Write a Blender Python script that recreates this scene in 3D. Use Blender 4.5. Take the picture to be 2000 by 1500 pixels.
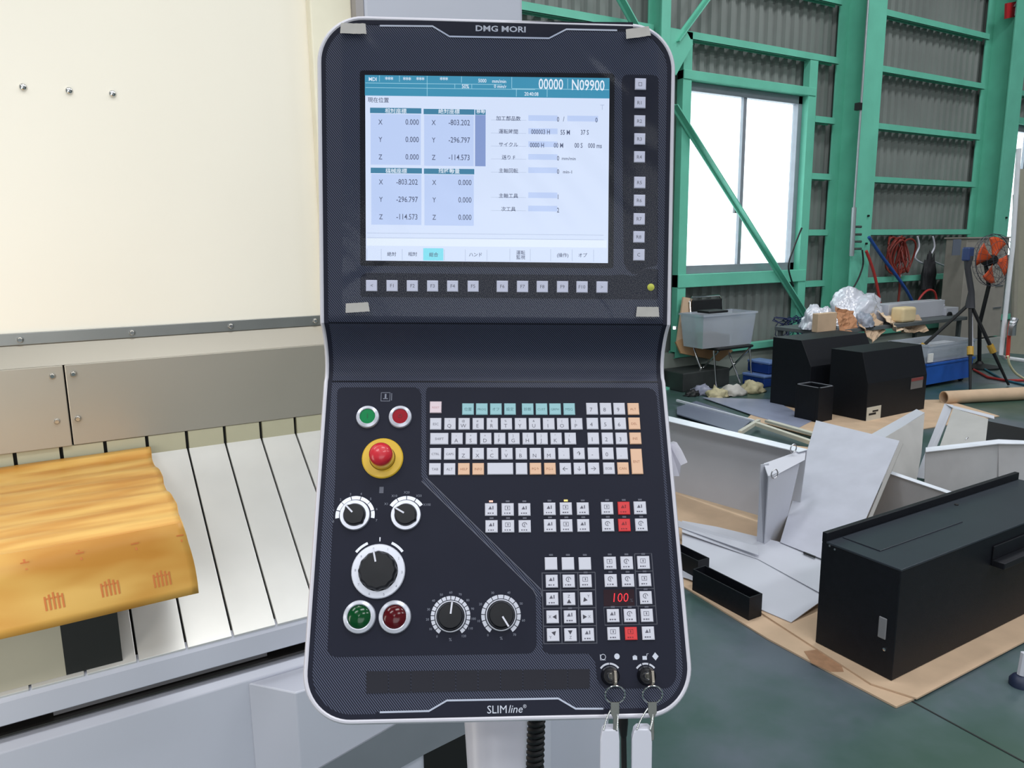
import bpy, bmesh, math, random
from mathutils import Vector as V, Matrix, noise
random.seed(7)
S = bpy.context.scene; C = S.collection
for o in list(bpy.data.objects): bpy.data.objects.remove(o)
PI = math.pi
# ------------------------------------------------------------------ camera
F = 1475.0; H = 1.55
zc = -V((100, -7950, -F)).normalized(); xc = V((2500, 305, -F)).normalized()
xc = (xc - zc * xc.dot(zc)).normalized(); yc = zc.cross(xc)
R = Matrix((xc, yc, zc)); O = V((0, 0, H))
cam = bpy.data.cameras.new('camera'); camo = bpy.data.objects.new('camera', cam); C.objects.link(camo)
cam.sensor_width = 36; cam.lens = F / 2000 * 36; cam.clip_start = .05; cam.clip_end = 200
camo.matrix_world = Matrix.Translation(O) @ R.to_4x4()
S.camera = camo
# ------------------------------------------------------------------ world, lights, exposure
S.view_settings.view_transform = 'Standard'; S.view_settings.look = 'None'
S.view_settings.gamma = 1; S.view_settings.use_curve_mapping = False; S.view_settings.exposure = 0.0
w = bpy.data.worlds.new('overcast_sky'); S.world = w; w.use_nodes = True
w.node_tree.nodes['Background'].inputs[0].default_value = (0.93, 0.97, 1, 1)
w.node_tree.nodes['Background'].inputs[1].default_value = 3.2
def area(name, loc, size, sizey, watt, col, aim=None, portal=False):
    l = bpy.data.lights.new(name, 'AREA'); l.shape = 'RECTANGLE'; l.size = size; l.size_y = sizey
    l.energy = watt; l.color = col
    if portal: l.cycles.is_portal = True
    o = bpy.data.objects.new(name, l); C.objects.link(o); o.location = loc
    if aim is not None: o.rotation_euler = (V(aim) - V(loc)).to_track_quat('-Z', 'Y').to_euler()
    return o
HALL = [(x, y) for x in (-3.5, 1.0, 5.5, 10.0) for y in (-4.5, -.8, 3.0)]
for (x, y) in HALL:
    area('hall_lamp', (x, y, 6.95), 2.4, .9, 104, (.96, .98, 1), (x, y, 0))
area('machine_work_lamp', (-.75, 1.0, 1.1), .3, .8, 5.4, (1, .955, .87), (.1, 1.95, 1.25))
area('machine_work_lamp', (.15, 1.15, 2.75), .9, .2, 2.6, (1, .97, .90), (.3, 1.55, .85))
area('front_fill_light', (-2.5, -6.6, 2.3), 5.5, 3.8, 170, (.93, .96, 1), (-1.5, 0, 1.4))  # unseen fill light added behind the camera to brighten the upper panel
# ------------------------------------------------------------------ helpers
def ray(px, py): return R @ V(((px - 1000) / F, (750 - py) / F, -1))
def fl(px, py, z=0): d = ray(px, py); return O + d * ((z - H) / d.z)
def onY(px, py, y): d = ray(px, py); return O + d * (y / d.y)
def onX(px, py, x): d = ray(px, py); return O + d * (x / d.x)
def lin(c): return tuple(((v / 255) / 12.92 if v / 255 <= .04045 else ((v / 255 + .055) / 1.055) ** 2.4) for v in c) + (1,)
MT = {}
def mat(name, col, rough=.5, metal=0., var=.06, scale=8, bump=0., bscale=60, emit=None, col2=None, thr=.5, coat=0., spec=.5):
    if name in MT: return MT[name]
    m = bpy.data.materials.new(name); m.use_nodes = True; nt = m.node_tree; b = nt.nodes['Principled BSDF']
    c = lin(col); b.inputs['Roughness'].default_value = rough; b.inputs['Metallic'].default_value = metal; b.inputs['Specular IOR Level'].default_value = spec
    if coat: b.inputs['Coat Weight'].default_value = coat; b.inputs['Coat Roughness'].default_value = .08
    tc = nt.nodes.new('ShaderNodeTexCoord')
    nz = nt.nodes.new('ShaderNodeTexNoise'); nz.inputs['Scale'].default_value = scale; nz.inputs['Detail'].default_value = 4
    nt.links.new(tc.outputs['Object'], nz.inputs['Vector'])
    rp = nt.nodes.new('ShaderNodeValToRGB')
    rp.color_ramp.elements[0].position = .3 if col2 is None else thr - .1; rp.color_ramp.elements[1].position = .7 if col2 is None else thr + .1
    c2 = lin(col2) if col2 is not None else tuple(min(1, x * (1 + var)) for x in c[:3]) + (1,)
    c1 = c if col2 is not None else tuple(x * (1 - var) for x in c[:3]) + (1,)
    rp.color_ramp.elements[0].color = c1; rp.color_ramp.elements[1].color = c2
    nt.links.new(nz.outputs['Fac'], rp.inputs['Fac']); nt.links.new(rp.outputs['Color'], b.inputs['Base Color'])
    if bump:
        n2 = nt.nodes.new('ShaderNodeTexNoise'); n2.inputs['Scale'].default_value = bscale; n2.inputs['Detail'].default_value = 5
        nt.links.new(tc.outputs['Object'], n2.inputs['Vector'])
        bp = nt.nodes.new('ShaderNodeBump'); bp.inputs['Strength'].default_value = bump; bp.inputs['Distance'].default_value = .01
        nt.links.new(n2.outputs['Fac'], bp.inputs['Height']); nt.links.new(bp.outputs['Normal'], b.inputs['Normal'])
    if emit:
        b.inputs['Emission Color'].default_value = c; b.inputs['Emission Strength'].default_value = emit
    MT[name] = m; return m
def clear_mat(name, tint, fac=.1, rough=.05, bump=0, bscale=20, body=0., bodycol=(200, 210, 220)):
    m = bpy.data.materials.new(name); m.use_nodes = True; nt = m.node_tree; nt.nodes.clear()
    out = nt.nodes.new('ShaderNodeOutputMaterial'); tr = nt.nodes.new('ShaderNodeBsdfTransparent'); gl = nt.nodes.new('ShaderNodeBsdfGlossy')
    tr.inputs[0].default_value = lin(tint); gl.inputs['Roughness'].default_value = rough
    fr = nt.nodes.new('ShaderNodeLayerWeight'); fr.inputs[0].default_value = .5
    pw = nt.nodes.new('ShaderNodeMath'); pw.operation = 'POWER'; pw.inputs[1].default_value = 4; nt.links.new(fr.outputs['Facing'], pw.inputs[0])
    mt = nt.nodes.new('ShaderNodeMath'); mt.operation = 'MULTIPLY_ADD'; mt.inputs[1].default_value = .6; mt.inputs[2].default_value = fac; nt.links.new(pw.outputs[0], mt.inputs[0])
    mx = nt.nodes.new('ShaderNodeMixShader'); nt.links.new(mt.outputs[0], mx.inputs[0])
    src = tr.outputs[0]
    if body:
        df = nt.nodes.new('ShaderNodeBsdfDiffuse'); df.inputs[0].default_value = lin(bodycol)
        m2 = nt.nodes.new('ShaderNodeMixShader'); m2.inputs[0].default_value = body
        nt.links.new(tr.outputs[0], m2.inputs[1]); nt.links.new(df.outputs[0], m2.inputs[2]); src = m2.outputs[0]
    nt.links.new(src, mx.inputs[1]); nt.links.new(gl.outputs[0], mx.inputs[2])
    if bump:
        tc = nt.nodes.new('ShaderNodeTexCoord'); nz = nt.nodes.new('ShaderNodeTexNoise'); nz.inputs['Scale'].default_value = bscale
        nt.links.new(tc.outputs['Object'], nz.inputs['Vector'])
        bp = nt.nodes.new('ShaderNodeBump'); bp.inputs['Strength'].default_value = bump; bp.inputs['Distance'].default_value = .01
        nt.links.new(nz.outputs['Fac'], bp.inputs['Height']); nt.links.new(bp.outputs[0], gl.inputs['Normal']); nt.links.new(bp.outputs[0], fr.inputs['Normal'])
    nt.links.new(mx.outputs[0], out.inputs[0]); MT[name] = m; return m
WM = {}
def link(o, parent, M):
    C.objects.link(o); WM[o.name] = M.copy()
    if parent is not None: o.parent = parent; o.matrix_basis = WM[parent.name].inverted() @ M
    else: o.matrix_basis = M
    return o
def meta(o, label=None, cat=None, group=None, kind=None):
    if label: o['label'] = label
    if cat: o['category'] = cat
    if group: o['group'] = group
    if kind: o['kind'] = kind
    return o
def thing(name, loc, label, cat, group=None):
    o = bpy.data.objects.new(name, None); o.empty_display_size = .05
    link(o, None, Matrix.Translation(V(loc))); return meta(o, label, cat, group)
class MB:
    def __init__(s): s.v = []; s.f = []
    def add(s, vs, fs, M=None):
        n = len(s.v); s.v += [(M @ V(v) if M else V(v)) for v in vs]; s.f += [tuple(i + n for i in f) for f in fs]; return s
    def box(s, a, b, M=None):
        x0, y0, z0 = a; x1, y1, z1 = b
        return s.add([(x0, y0, z0), (x1, y0, z0), (x1, y1, z0), (x0, y1, z0), (x0, y0, z1), (x1, y0, z1), (x1, y1, z1), (x0, y1, z1)],
                     [(3, 2, 1, 0), (4, 5, 6, 7), (0, 1, 5, 4), (1, 2, 6, 5), (2, 3, 7, 6), (3, 0, 4, 7)], M)
    def prism(s, poly, d, M=None):
        n = len(poly); d = V(d); p = [V(q) for q in poly]
        return s.add(p + [q + d for q in p], [tuple(range(n))[::-1], tuple(range(n, 2 * n))] + [(i, (i + 1) % n, (i + 1) % n + n, i + n) for i in range(n)], M)
    def plate(s, quad, th, M=None):
        p = [V(q) for q in quad]; nn = (p[1] - p[0]).cross(p[2] - p[0]).normalized() * th
        return s.prism(p, nn, M)
    def bar(s, p0, p1, wd, dp, up=(0, 0, 1)):
        p0 = V(p0); p1 = V(p1); d = (p1 - p0).normalized(); a = d.cross(V(up)).normalized() * wd / 2; b = a.cross(d).normalized() * dp / 2
        return s.prism([p0 - a - b, p0 + a - b, p0 + a + b, p0 - a + b], p1 - p0)
    def lathe(s, prof, n=32, M=None):
        vs = [(r * math.cos(2 * PI * k / n), r * math.sin(2 * PI * k / n), z) for (r, z) in prof for k in range(n)]
        fs = []
        for i in range(len(prof) - 1):
            for k in range(n): a = i * n + k; b = i * n + (k + 1) % n; fs.append((a, b, b + n, a + n))
        if prof[0][0] > 1e-6: fs.append(tuple(range(n))[::-1])
        if prof[-1][0] > 1e-6: fs.append(tuple(range((len(prof) - 1) * n, len(prof) * n)))
        return s.add(vs, fs, M)
    def tube(s, path, r, n=8, closed=False):
        P = [V(p) for p in path]; m = len(P); vs = []; ref = V((.3, .2, .93))
        for i, p in enumerate(P):
            t = ((P[(i + 1) % m] if closed or i < m - 1 else P[i]) - (P[i - 1] if closed or i > 0 else P[i])).normalized()
            a = t.cross(ref); a = a.normalized() if a.length > 1e-3 else V((1, 0, 0)); b = t.cross(a); ref = b.cross(t) if False else ref
            vs += [p + (a * math.cos(2 * PI * k / n) + b * math.sin(2 * PI * k / n)) * (r if not isinstance(r, list) else r[i]) for k in range(n)]
        fs = [(i * n + k, i * n + (k + 1) % n, ((i + 1) % m) * n + (k + 1) % n, ((i + 1) % m) * n + k) for i in range(m if closed else m - 1) for k in range(n)]
        if not closed: fs += [tuple(range(n))[::-1], tuple(range((m - 1) * n, m * n))]
        return s.add(vs, fs)
    def mesh(s, name, mats, smooth=False, shift=None):
        me = bpy.data.meshes.new(name)
        me.from_pydata([v - shift if shift is not None else v for v in s.v], [], s.f)
        if not isinstance(mats, (list, tuple)): mats = [mats]
        for m in mats: me.materials.append(m)
        bm = bmesh.new(); bm.from_mesh(me); bmesh.ops.recalc_face_normals(bm, faces=bm.faces); bm.to_mesh(me); bm.free()
        if smooth:
            for p in me.polygons: p.use_smooth = True
            me.set_sharp_from_angle(angle=math.radians(40))
        return me
    def build(s, name, mats, parent=None, label=None, cat=None, group=None, kind=None, smooth=False, bevel=0, seg=2):
        xs = [v.x for v in s.v]; ys = [v.y for v in s.v]; zs = [v.z for v in s.v]
        c = V(((min(xs) + max(xs)) / 2, (min(ys) + max(ys)) / 2, min(zs)))
        o = bpy.data.objects.new(name, s.mesh(name, mats, smooth, c)); link(o, parent, Matrix.Translation(c))
        if bevel:
            b = o.modifiers.new('bevel', 'BEVEL'); b.width = bevel; b.segments = seg; b.limit_method = 'ANGLE'; b.angle_limit = math.radians(35)
        return meta(o, label, cat, group, kind)
def inst(name, me, M, parent=None, **k):
    o = bpy.data.objects.new(name, me); link(o, parent, M); return meta(o, **k)
TX = {}
def text_mesh(s, size, mt, w=1.0, extr=0., font_off=0., bold=0., shear=0.):
    key = (s, size, mt.name, w, extr, bold, shear)
    if key in TX: return TX[key]
    cu = bpy.data.curves.new('legend', 'FONT'); cu.body = s; cu.size = size; cu.align_x = 'CENTER'; cu.align_y = 'CENTER'
    cu.extrude = extr; cu.offset = bold; cu.resolution_u = 2; cu.shear = shear
    o = bpy.data.objects.new('t', cu); C.objects.link(o); bpy.context.view_layer.update()
    me = bpy.data.meshes.new_from_object(o.evaluated_get(bpy.context.evaluated_depsgraph_get()))
    bpy.data.objects.remove(o)
    me.materials.clear(); me.materials.append(mt)
    if w != 1: me.transform(Matrix.Diagonal((w, 1, 1, 1)))
    TX[key] = me; return me
# ------------------------------------------------------------------ materials
green = mat('green_paint', (110, 198, 172), .5, var=.08, scale=3)
wallm = mat('corrugated_sheet', (128, 133, 130), .6, var=.12, scale=1.3)
whitem = mat('white_sheet_metal', (196, 198, 208), .35, var=.03, scale=4)
blackm = mat('black_textured_paint', (16, 18, 25), .5, spec=.3, var=.15, scale=30, bump=.15, bscale=400)
card = mat('cardboard', (200, 172, 144), .8, var=.1, scale=6)
alum = mat('aluminium', (190, 190, 195), .35, 1, var=.05)
chrome = mat('chrome', (215, 215, 215), .15, 1)
darkm = mat('dark_gap', (14, 14, 16), .6)
whitepl = mat('white_plastic', (214, 214, 226), .35, var=.01)
rubber = mat('black_rubber', (18, 19, 22), .55)
glass = clear_mat('window_glass', (245, 250, 250), .06)
clearp = clear_mat('clear_plastic', (235, 240, 245), .12, .15, .3, 12, body=.30, bodycol=(240, 243, 250))
# ================================================================== SETTING
YW = 6.21
def floor_mat():
    m = bpy.data.materials.new('painted_floor'); m.use_nodes = True; nt = m.node_tree; b = nt.nodes['Principled BSDF']
    tc = nt.nodes.new('ShaderNodeTexCoord'); n1 = nt.nodes.new('ShaderNodeTexNoise'); n1.inputs['Scale'].default_value = .9; n1.inputs['Detail'].default_value = 6; n1.inputs['Roughness'].default_value = .62
    nt.links.new(tc.outputs['Object'], n1.inputs['Vector'])
    r = nt.nodes.new('ShaderNodeValToRGB'); e = r.color_ramp.elements
    e[0].position = .38; e[0].color = lin((50, 78, 68)); e[1].position = .64; e[1].color = lin((90, 100, 110))
    k = e.new(.5); k.color = lin((66, 88, 86)); nt.links.new(n1.outputs['Fac'], r.inputs['Fac']); nt.links.new(r.outputs['Color'], b.inputs['Base Color'])
    n2 = nt.nodes.new('ShaderNodeTexNoise'); n2.inputs['Scale'].default_value = 3; n2.inputs['Detail'].default_value = 8
    nt.links.new(tc.outputs['Object'], n2.inputs['Vector'])
    mr = nt.nodes.new('ShaderNodeMapRange'); mr.inputs[3].default_value = .22; mr.inputs[4].default_value = .5
    nt.links.new(n2.outputs['Fac'], mr.inputs[0]); nt.links.new(mr.outputs[0], b.inputs['Roughness'])
    return m
MB().box((-7, -7, -.1), (17, YW + .3, 0)).build('floor', floor_mat(), kind='structure')
# thin expansion joint in the floor
j0 = fl(1775, 1368); j1 = fl(2000, 1490)
jd = (j1 - j0); MB().prism([(j0.x, j0.y, .0006), (j1.x + jd.x, j1.y + jd.y, .0006), (j1.x + jd.x + .006, j1.y + jd.y, .0006), (j0.x + .006, j0.y, .0006)], (0, 0, .0012)).build('trim_1', darkm, kind='structure')
ceilm = mat('ceiling_sheet', (150, 155, 155), .7, scale=2)
MB().box((-7, -7, 7.1), (17, YW + .3, 7.2)).build('ceiling', ceilm, kind='structure')
MB().box((-7.1, -7, 0), (-7, YW + .3, 7.2)).build('wall_left', ceilm, kind='structure')
MB().box((17, -7, 0), (17.1, YW + .3, 7.2)).build('wall_right', ceilm, kind='structure')
MB().box((-7, -7.1, 0), (17, -7, 7.2)).build('wall_front', ceilm, kind='structure')
def corr(mb, x0, x1, z0, z1, y=YW + .05, pitch=.15, d=.035):
    n = int(round((x1 - x0) / pitch)); p = (x1 - x0) / n; pts = []
    for i in range(n):
        a = x0 + i * p; pts += [(a, y), (a + p * .42, y), (a + p * .55, y + d), (a + p * .87, y + d)]
    pts.append((x1, y)); m = len(pts)
    vs = [(x, yy, z0) for x, yy in pts] + [(x, yy, z1) for x, yy in pts] + [(x, yy + .004, z0) for x, yy in pts] + [(x, yy + .004, z1) for x, yy in pts]
    fs = [(i, i + 1, m + i + 1, m + i) for i in range(m - 1)] + [(2 * m + i, 3 * m + i, 3 * m + i + 1, 2 * m + i + 1) for i in range(m - 1)]
    mb.add(vs, fs)
wb = MB()
W1 = (5.84, 7.74, 1.20, 3.22); W2 = (11.9, 13.9, 1.20, 3.22)
corr(wb, -7, W1[0], 0, 7.1); corr(wb, W1[0], W1[1], 0, W1[2]); corr(wb, W1[0], W1[1], W1[3], 7.1); corr(wb, W1[1], W2[0], 0, 7.1)
corr(wb, W2[0], W2[1], 0, W2[2]); corr(wb, W2[0], W2[1], W2[3], 7.1); corr(wb, W2[1], 17, 0, 7.1)
wall = wb.build('wall_back', wallm, kind='structure')
def chan(x0, x1, z, y=YW, d=.10, h=.07):   # C-section girt, open side down
    return MB().box((x0, y - d, z), (x1, y, z + .006)).box((x0, y - d, z - h), (x1, y - d + .006, z)).box((x0, y - .006, z - h), (x1, y, z)).box((x0, y - d, z - h), (x1, y - d + .03, z - h + .005))
spans = [(-6.9, 5.35), (5.55, 8.22), (8.62, 11.42), (11.82, 16.9)]
def girt(a, b, z): chan(a, b, z).build('wall_girt', green, wall)
for z in (6.30, 5.64, 4.97, 4.31, 3.66):
    for a, b in spans: girt(a, b, z)
for z in (2.98, 2.33, 1.67, 1.05, .36):
    girt(*spans[0], z); girt(*spans[2], z)
    girt(7.86 if z > .5 else 5.75, 8.22, z)
    if z < .5: girt(*spans[3], z)
skirt = mat('concrete_kerb', (150, 158, 150), .8, scale=3)
MB().box((-7, YW - .06, 0), (17, YW + .1, .34)).build('baseboard_back', skirt, kind='structure')
# windows
def window(n, x0, x1, z0, z1):
    fr = MB()
    al = mat('window_aluminium', (150, 156, 166), .4, .3)
    fr.box((x0, YW - .02, z0), (x1, YW + .06, z0 + .09)).box((x0, YW - .02, z1 - .09), (x1, YW + .06, z1)).box((x0, YW - .02, z0), (x0 + .05, YW + .06, z1)).box((x1 - .07, YW - .02, z0), (x1, YW + .06, z1))
    w = fr.build('window_%d' % n, al, kind='structure', bevel=.004)
    xm = (x0 + x1) / 2 - .02
    MB().box((xm - .025, YW - .01, z0 + .07), (xm + .025, YW + .03, z1 - .07)).build('meeting_stile', al, w)
    MB().box((xm - .12, YW - .03, z0 + 0.66), (xm - .07, YW - .0, z0 + .76)).build('window_latch', mat('latch_grey', (120, 122, 126), .4, .5), w)
    for a, b, y in ((x0 + .04, xm, YW + .02), (xm, x1 - .06, YW + .035)):
        MB().box((a, y, z0 + .08), (b, y + .005, z1 - .08)).build('glass_pane', glass, w)
    return w
window(1, 5.88, 7.72, 1.20, 3.20); window(2, 11.93, 13.9, 1.20, 3.20)
def bars(name, parts, label, cat, group=None, m=green):
    t = None
    mb = MB()
    for p in parts: mb.box(*p)
    return mb.build(name, m, None, label, cat, group, bevel=.004)
# window surround steel
bars('trim_2', [((5.76, YW - .11, 3.2), (7.84, YW - .01, 3.29))], None, None)['kind'] = 'structure'
bars('trim_3', [((5.76, YW - .11, 1.06), (7.84, YW - .01, 1.2))], None, None)['kind'] = 'structure'
bars('trim_4', [((5.76, YW - .1, .36), (5.88, YW - .01, 3.66))], None, None)['kind'] = 'structure'
bars('trim_5', [((7.72, YW - .1, .36), (7.86, YW - .01, 3.60))], None, None)['kind'] = 'structure'
bars('trim_6', [((11.83, YW - .11, 3.2), (14.0, YW - .01, 3.29))], None, None)['kind'] = 'structure'
bars('trim_7', [((11.83, YW - .11, 1.06), (14.0, YW - .01, 1.2))], None, None)['kind'] = 'structure'
def column(x, label, wd=.35, yf=5.80):
    t = thing('steel_column', (x + .17, 6.0, 0), label, 'column')
    MB().box((x, yf, 0), (x + wd, yf + .022, 7.1)).build('front_flange', green, t, bevel=.003)
    MB().box((x, 6.17, 0), (x + wd, 6.19, 7.1)).build('back_flange', green, t, bevel=.003)
    MB().box((x + wd / 2 - .007, yf + .02, 0), (x + wd / 2 + .007, 6.17, 7.1)).build('web', green, t)
    MB().box((x - .06, yf - .06, 0), (x + wd + .06, 6.2, .025)).build('base_plate', green, t)
    for zb in (1.83, 1.5):
        MB().lathe([(0, 0), (.014, 0), (.014, .02), (.0, .02)], 6, Matrix.Translation((x + wd * .74, yf, zb)) @ Matrix.Rotation(PI / 2, 4, 'X')).build('bolt', darkm, t)
    return t
column(onY(1293, 20, 5.98).x, 'green steel column behind the top right corner of the control panel', onY(1311, 20, 5.98).x - onY(1293, 20, 5.98).x, 5.98)
column(8.27, 'broad green steel column with a thin conduit pipe, right of the big window')
column(11.45, 'green steel column at the left edge of the far right window')
def brace(px0, px1, y, wd, label):
    p0 = onY(*px0, y); p1 = onY(*px1, y)
    m = MB().bar(p0, p1, .012, wd, up=(0, 1, 0)); m.bar(p0 + V((0, .035, 0)), p1 + V((0, .035, 0)), .06, .012, up=(0, 1, 0))
    m.build('steel_brace', green, None, label, 'brace', 'steel braces of the hall frame')
brace((1318, 205), (1600, 655), 6.06, .085, 'long green diagonal brace crossing in front of the big window')
brace((1522, -190), (1322, 82), 6.0, .08, 'short green brace rising right from the joint above the panel corner')
brace((1111, -190), (1262, 84), 6.0, .08, 'short green brace descending right towards the joint above the panel corner')
p = onY(1322, 85, 6.0)
gp = MB().prism([p + V((-.22, 0, -.05)), p + V((.0, 0, -.30)), p + V((.22, 0, .02)), p + V((.12, 0, .14)), p + V((-.22, 0, .12))], (0, .012, 0)); gp.build('gusset_plate', green, None, 'green gusset plate where the upper braces meet beside the window', 'plate')
# conduit pipe on column 1
yc1 = 5.76
t = thing('conduit_pipe', onY(1665, 480, yc1), 'thin grey air pipe with valves running down the broad green column', 'pipe')
a = onY(1697, -20, yc1); b = onY(1668, 405, yc1)
greyp = mat('galvanised_pipe', (170, 176, 180), .35, .6)
MB().tube([a, b], .013).build('pipe_run', greyp, t, smooth=True)
c = onY(1678, 208, yc1); MB().box((c.x - .03, c.y - .02, c.z - .04), (c.x + .03, c.y + .04, c.z + .04)).build('pipe_clamp', darkm, t)
MB().tube([b, onY(1663, 500, yc1)], .028).build('manifold', greyp, t, smooth=True)
for k, yy in enumerate((443, 458, 472, 486)):
    q = onY(1664, yy, yc1); MB().tube([q, q + V((.13, -.03, 0))], .016).build('outlet_valve', chrome, t, smooth=True)
# red sign
sx = 12.6
q0 = onY(1966, 8, 5.9); 
t = thing('wall_sign', onY(1985, 20, 5.9), 'small red sign with white arrow mark, hung high at the right', 'sign')
qa = [onY(1967, 6, 5.9), onY(2002, 0, 5.9), onY(2002, 29, 5.9), onY(1966, 36, 5.9)]
MB().plate(qa, .03).build('sign_plate', mat('sign_red', (190, 40, 48), .5), t)
cc = sum(qa, V()) / 4 + V((0, -.004, 0))
def flat(pts, c): return [c + V((x, 0, z)) for x, z in pts]
MB().prism(flat([(-.08, .02), (0, .11), (.08, .02), (.035, .02), (.035, -.09), (-.035, -.09), (-.035, .02)][::-1], cc + V((0, -.0, 0))), (0, -.012, 0)).build('arrow_mark', whitepl, t)
# ================================================================== MACHINE (left)
YB = 1.918; YR = 1.5; ZT = 1.075; ZR = .779
cream = mat('cream_paint', (246, 240, 226), .3, var=.015, scale=2)
mgrey = mat('machine_grey_paint', (190, 193, 206), .35, var=.02, scale=2)
steel = mat('brushed_steel', (222, 221, 218), .30, .35, var=.06, scale=5)
ledgem = mat('stainless_cover', (176, 170, 158), .34, .45, var=.05, scale=2)
mc = thing('machining_centre', (.1, 1.9, 0), 'cream and grey machining centre with sloping steel table left of the control panel', 'machine')
MB().box((-1.0, 1.965, 1.30), (.70, 2.0, 3.0)).build('back_panel', cream, mc)
MB().box((.60, 1.93, 1.32), (.705, 1.966, 3.0)).build('door_post', mat('cream_post', (240, 234, 212), .4), mc, bevel=.004)
MB().box((.705, 1.90, 0), (.725, 2.3, 3.0)).build('seal_strip', mat('grey_seal', (165, 160, 160), .6), mc)
MB().box((.725, 1.90, 0), (1.19, 2.6, 3.0)).build('column_cover', mgrey, mc, bevel=.01)
for px, py in ((45, 170), (135, 177), (220, 183)):
    q = onY(px, py, 1.963); MB().lathe([(0, .004), (.004, .004), (.0065, .002), (.0075, 0), (.0075, -.003)], 16, Matrix.Translation(q) @ Matrix.Rotation(PI / 2, 4, 'X')).build('panel_screw', chrome, mc, smooth=True)
# ledge: bracket strip, sloped strip, cover plates
MB().box((-1.0, 1.957, 1.346), (.60, 1.966, 1.372)).build('bracket_strip', mat('zinc_strip', (150, 152, 150), .35, .7), mc, bevel=.001)
MB().prism([(-1.0, 1.918, 1.300), (-1.0, 1.960, 1.346), (-1.0, 1.966, 1.346), (-1.0, 1.966, 1.29)], (1.6, 0, 0)).build('ledge_strip', ledgem, mc, bevel=.002)
for a, b in ((-1.0, .0 - .003), (.0, .60)):
    MB().box((a - .004 if a else a - .0, 1.912 if a else 1.915, 1.118), (b, 1.925, 1.300)).build('cover_plate', ledgem, mc, bevel=.0015)
for px, py in ((39, 664), (258, 650), (451, 637), (616, 627)):
    q = onY(px, py, 1.955); MB().lathe([(0, .005), (.004, .005), (.0065, .002), (.007, -.002)], 12, Matrix.Translation(q) @ Matrix.Rotation(PI / 2, 4, 'X')).build('ledge_screw', chrome, mc, smooth=True)
for px, py in ((102, 735), (143, 731), (111, 823), (152, 818)):
    q = onY(px, py, 1.912); MB().lathe([(0, .005), (.004, .005), (.0065, .002), (.007, -.002)], 12, Matrix.Translation(q) @ Matrix.Rotation(PI / 2, 4, 'X')).build('ledge_screw', chrome, mc, smooth=True)
MB().box((-1.0, 1.93, 1.02), (.72, 1.98, 1.30)).build('riser_backing', darkm, mc)
# sloped table plates with dark slots between
sl = V((0, YB - YR, ZT - ZR)); nn = V((0, -(ZT - ZR), YB - YR)).normalized()
MB().plate([(-1.0, YR, ZR - .016), (.72, YR, ZR - .016), (.72, YB + .03, ZT - .004), (-1.0, YB + .03, ZT - .004)], -.03).build('slot_bed', darkm, mc)
k0 = -13
for k in range(k0, 7):
    a = .148 + .0868 * k + .0022; b = .148 + .0868 * (k + 1) - .0022
    MB().prism([(a, YR, ZR), (b, YR, ZR), (b, YB, ZT), (a, YB, ZT)], nn * -.012).build('table_plate', steel, mc, bevel=.0008)
    a2, b2 = a + .0015, b - .0015
    MB().box((a2, 1.917, ZT - .01), (b2, 1.935, 1.117)).build('riser_block', mat('riser_paint', (182, 178, 152), .4), mc)
# front rail and lower body
MB().prism([(-1.2, YR, .722), (-1.2, YR, .766), (-1.2, YR + .006, .778), (-1.2, YR + .022, .782), (-1.2, YR + .03, .722)], (2.0, 0, 0)).build('front_rail', mgrey, mc, bevel=.002)
MB().box((-1.2, YR + .05, .60), (.8, YR + .12, .74)).build('rail_recess', darkm, mc)
MB().box((-.085, YR + .035, .696), (.305, YR + .05, .712)).build('guide_strip', mat('guide_grey', (110, 108, 112), .5), mc)
MB().box((-1.2, YR + .02, .690), (.8, YR + .05, .694)).build('guide_rod', mat('rod_dark', (70, 68, 66), .3, .7), mc)
MB().prism([(-1.2, YR, .0), (-1.2, YR, .672), (-1.2, YR + .012, .684), (-1.2, YR + .12, .684), (-1.2, YR + .12, 0)], (2.4, 0, 0)).build('lower_panel', mgrey, mc, bevel=.002)
z1 = .668; A = V((.256, YR - .0005, z1)); B = fl(577, 1353, z1)
Cc = V((B.x + .62, B.y, z1))
MB().prism([A, B, Cc, V((Cc.x, YR, z1))], (0, 0, -.66)).build('control_boss', mgrey, mc, bevel=.003)
# shaded chamfer of the boss, painted as a darker flat plate
yS = B.y - .004
q = [onY(790, 1405, yS), onY(925, 1405, yS), onY(912, 1432, yS), onY(828, 1474, yS), onY(775, 1504, yS), onY(600, 1515, yS)]
MB().prism(q, (0, .003, 0)).build('chamfer_shade', mat('chamfer_shade_grey', (120, 126, 134), .4), mc)
q = [onY(912, 1433, yS), onY(940, 1425, yS), onY(940, 1560, yS), onY(830, 1560, yS), onY(828, 1475, yS)]
MB().prism(q, (0, .002, 0)).build('cable_opening', darkm, mc)
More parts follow.
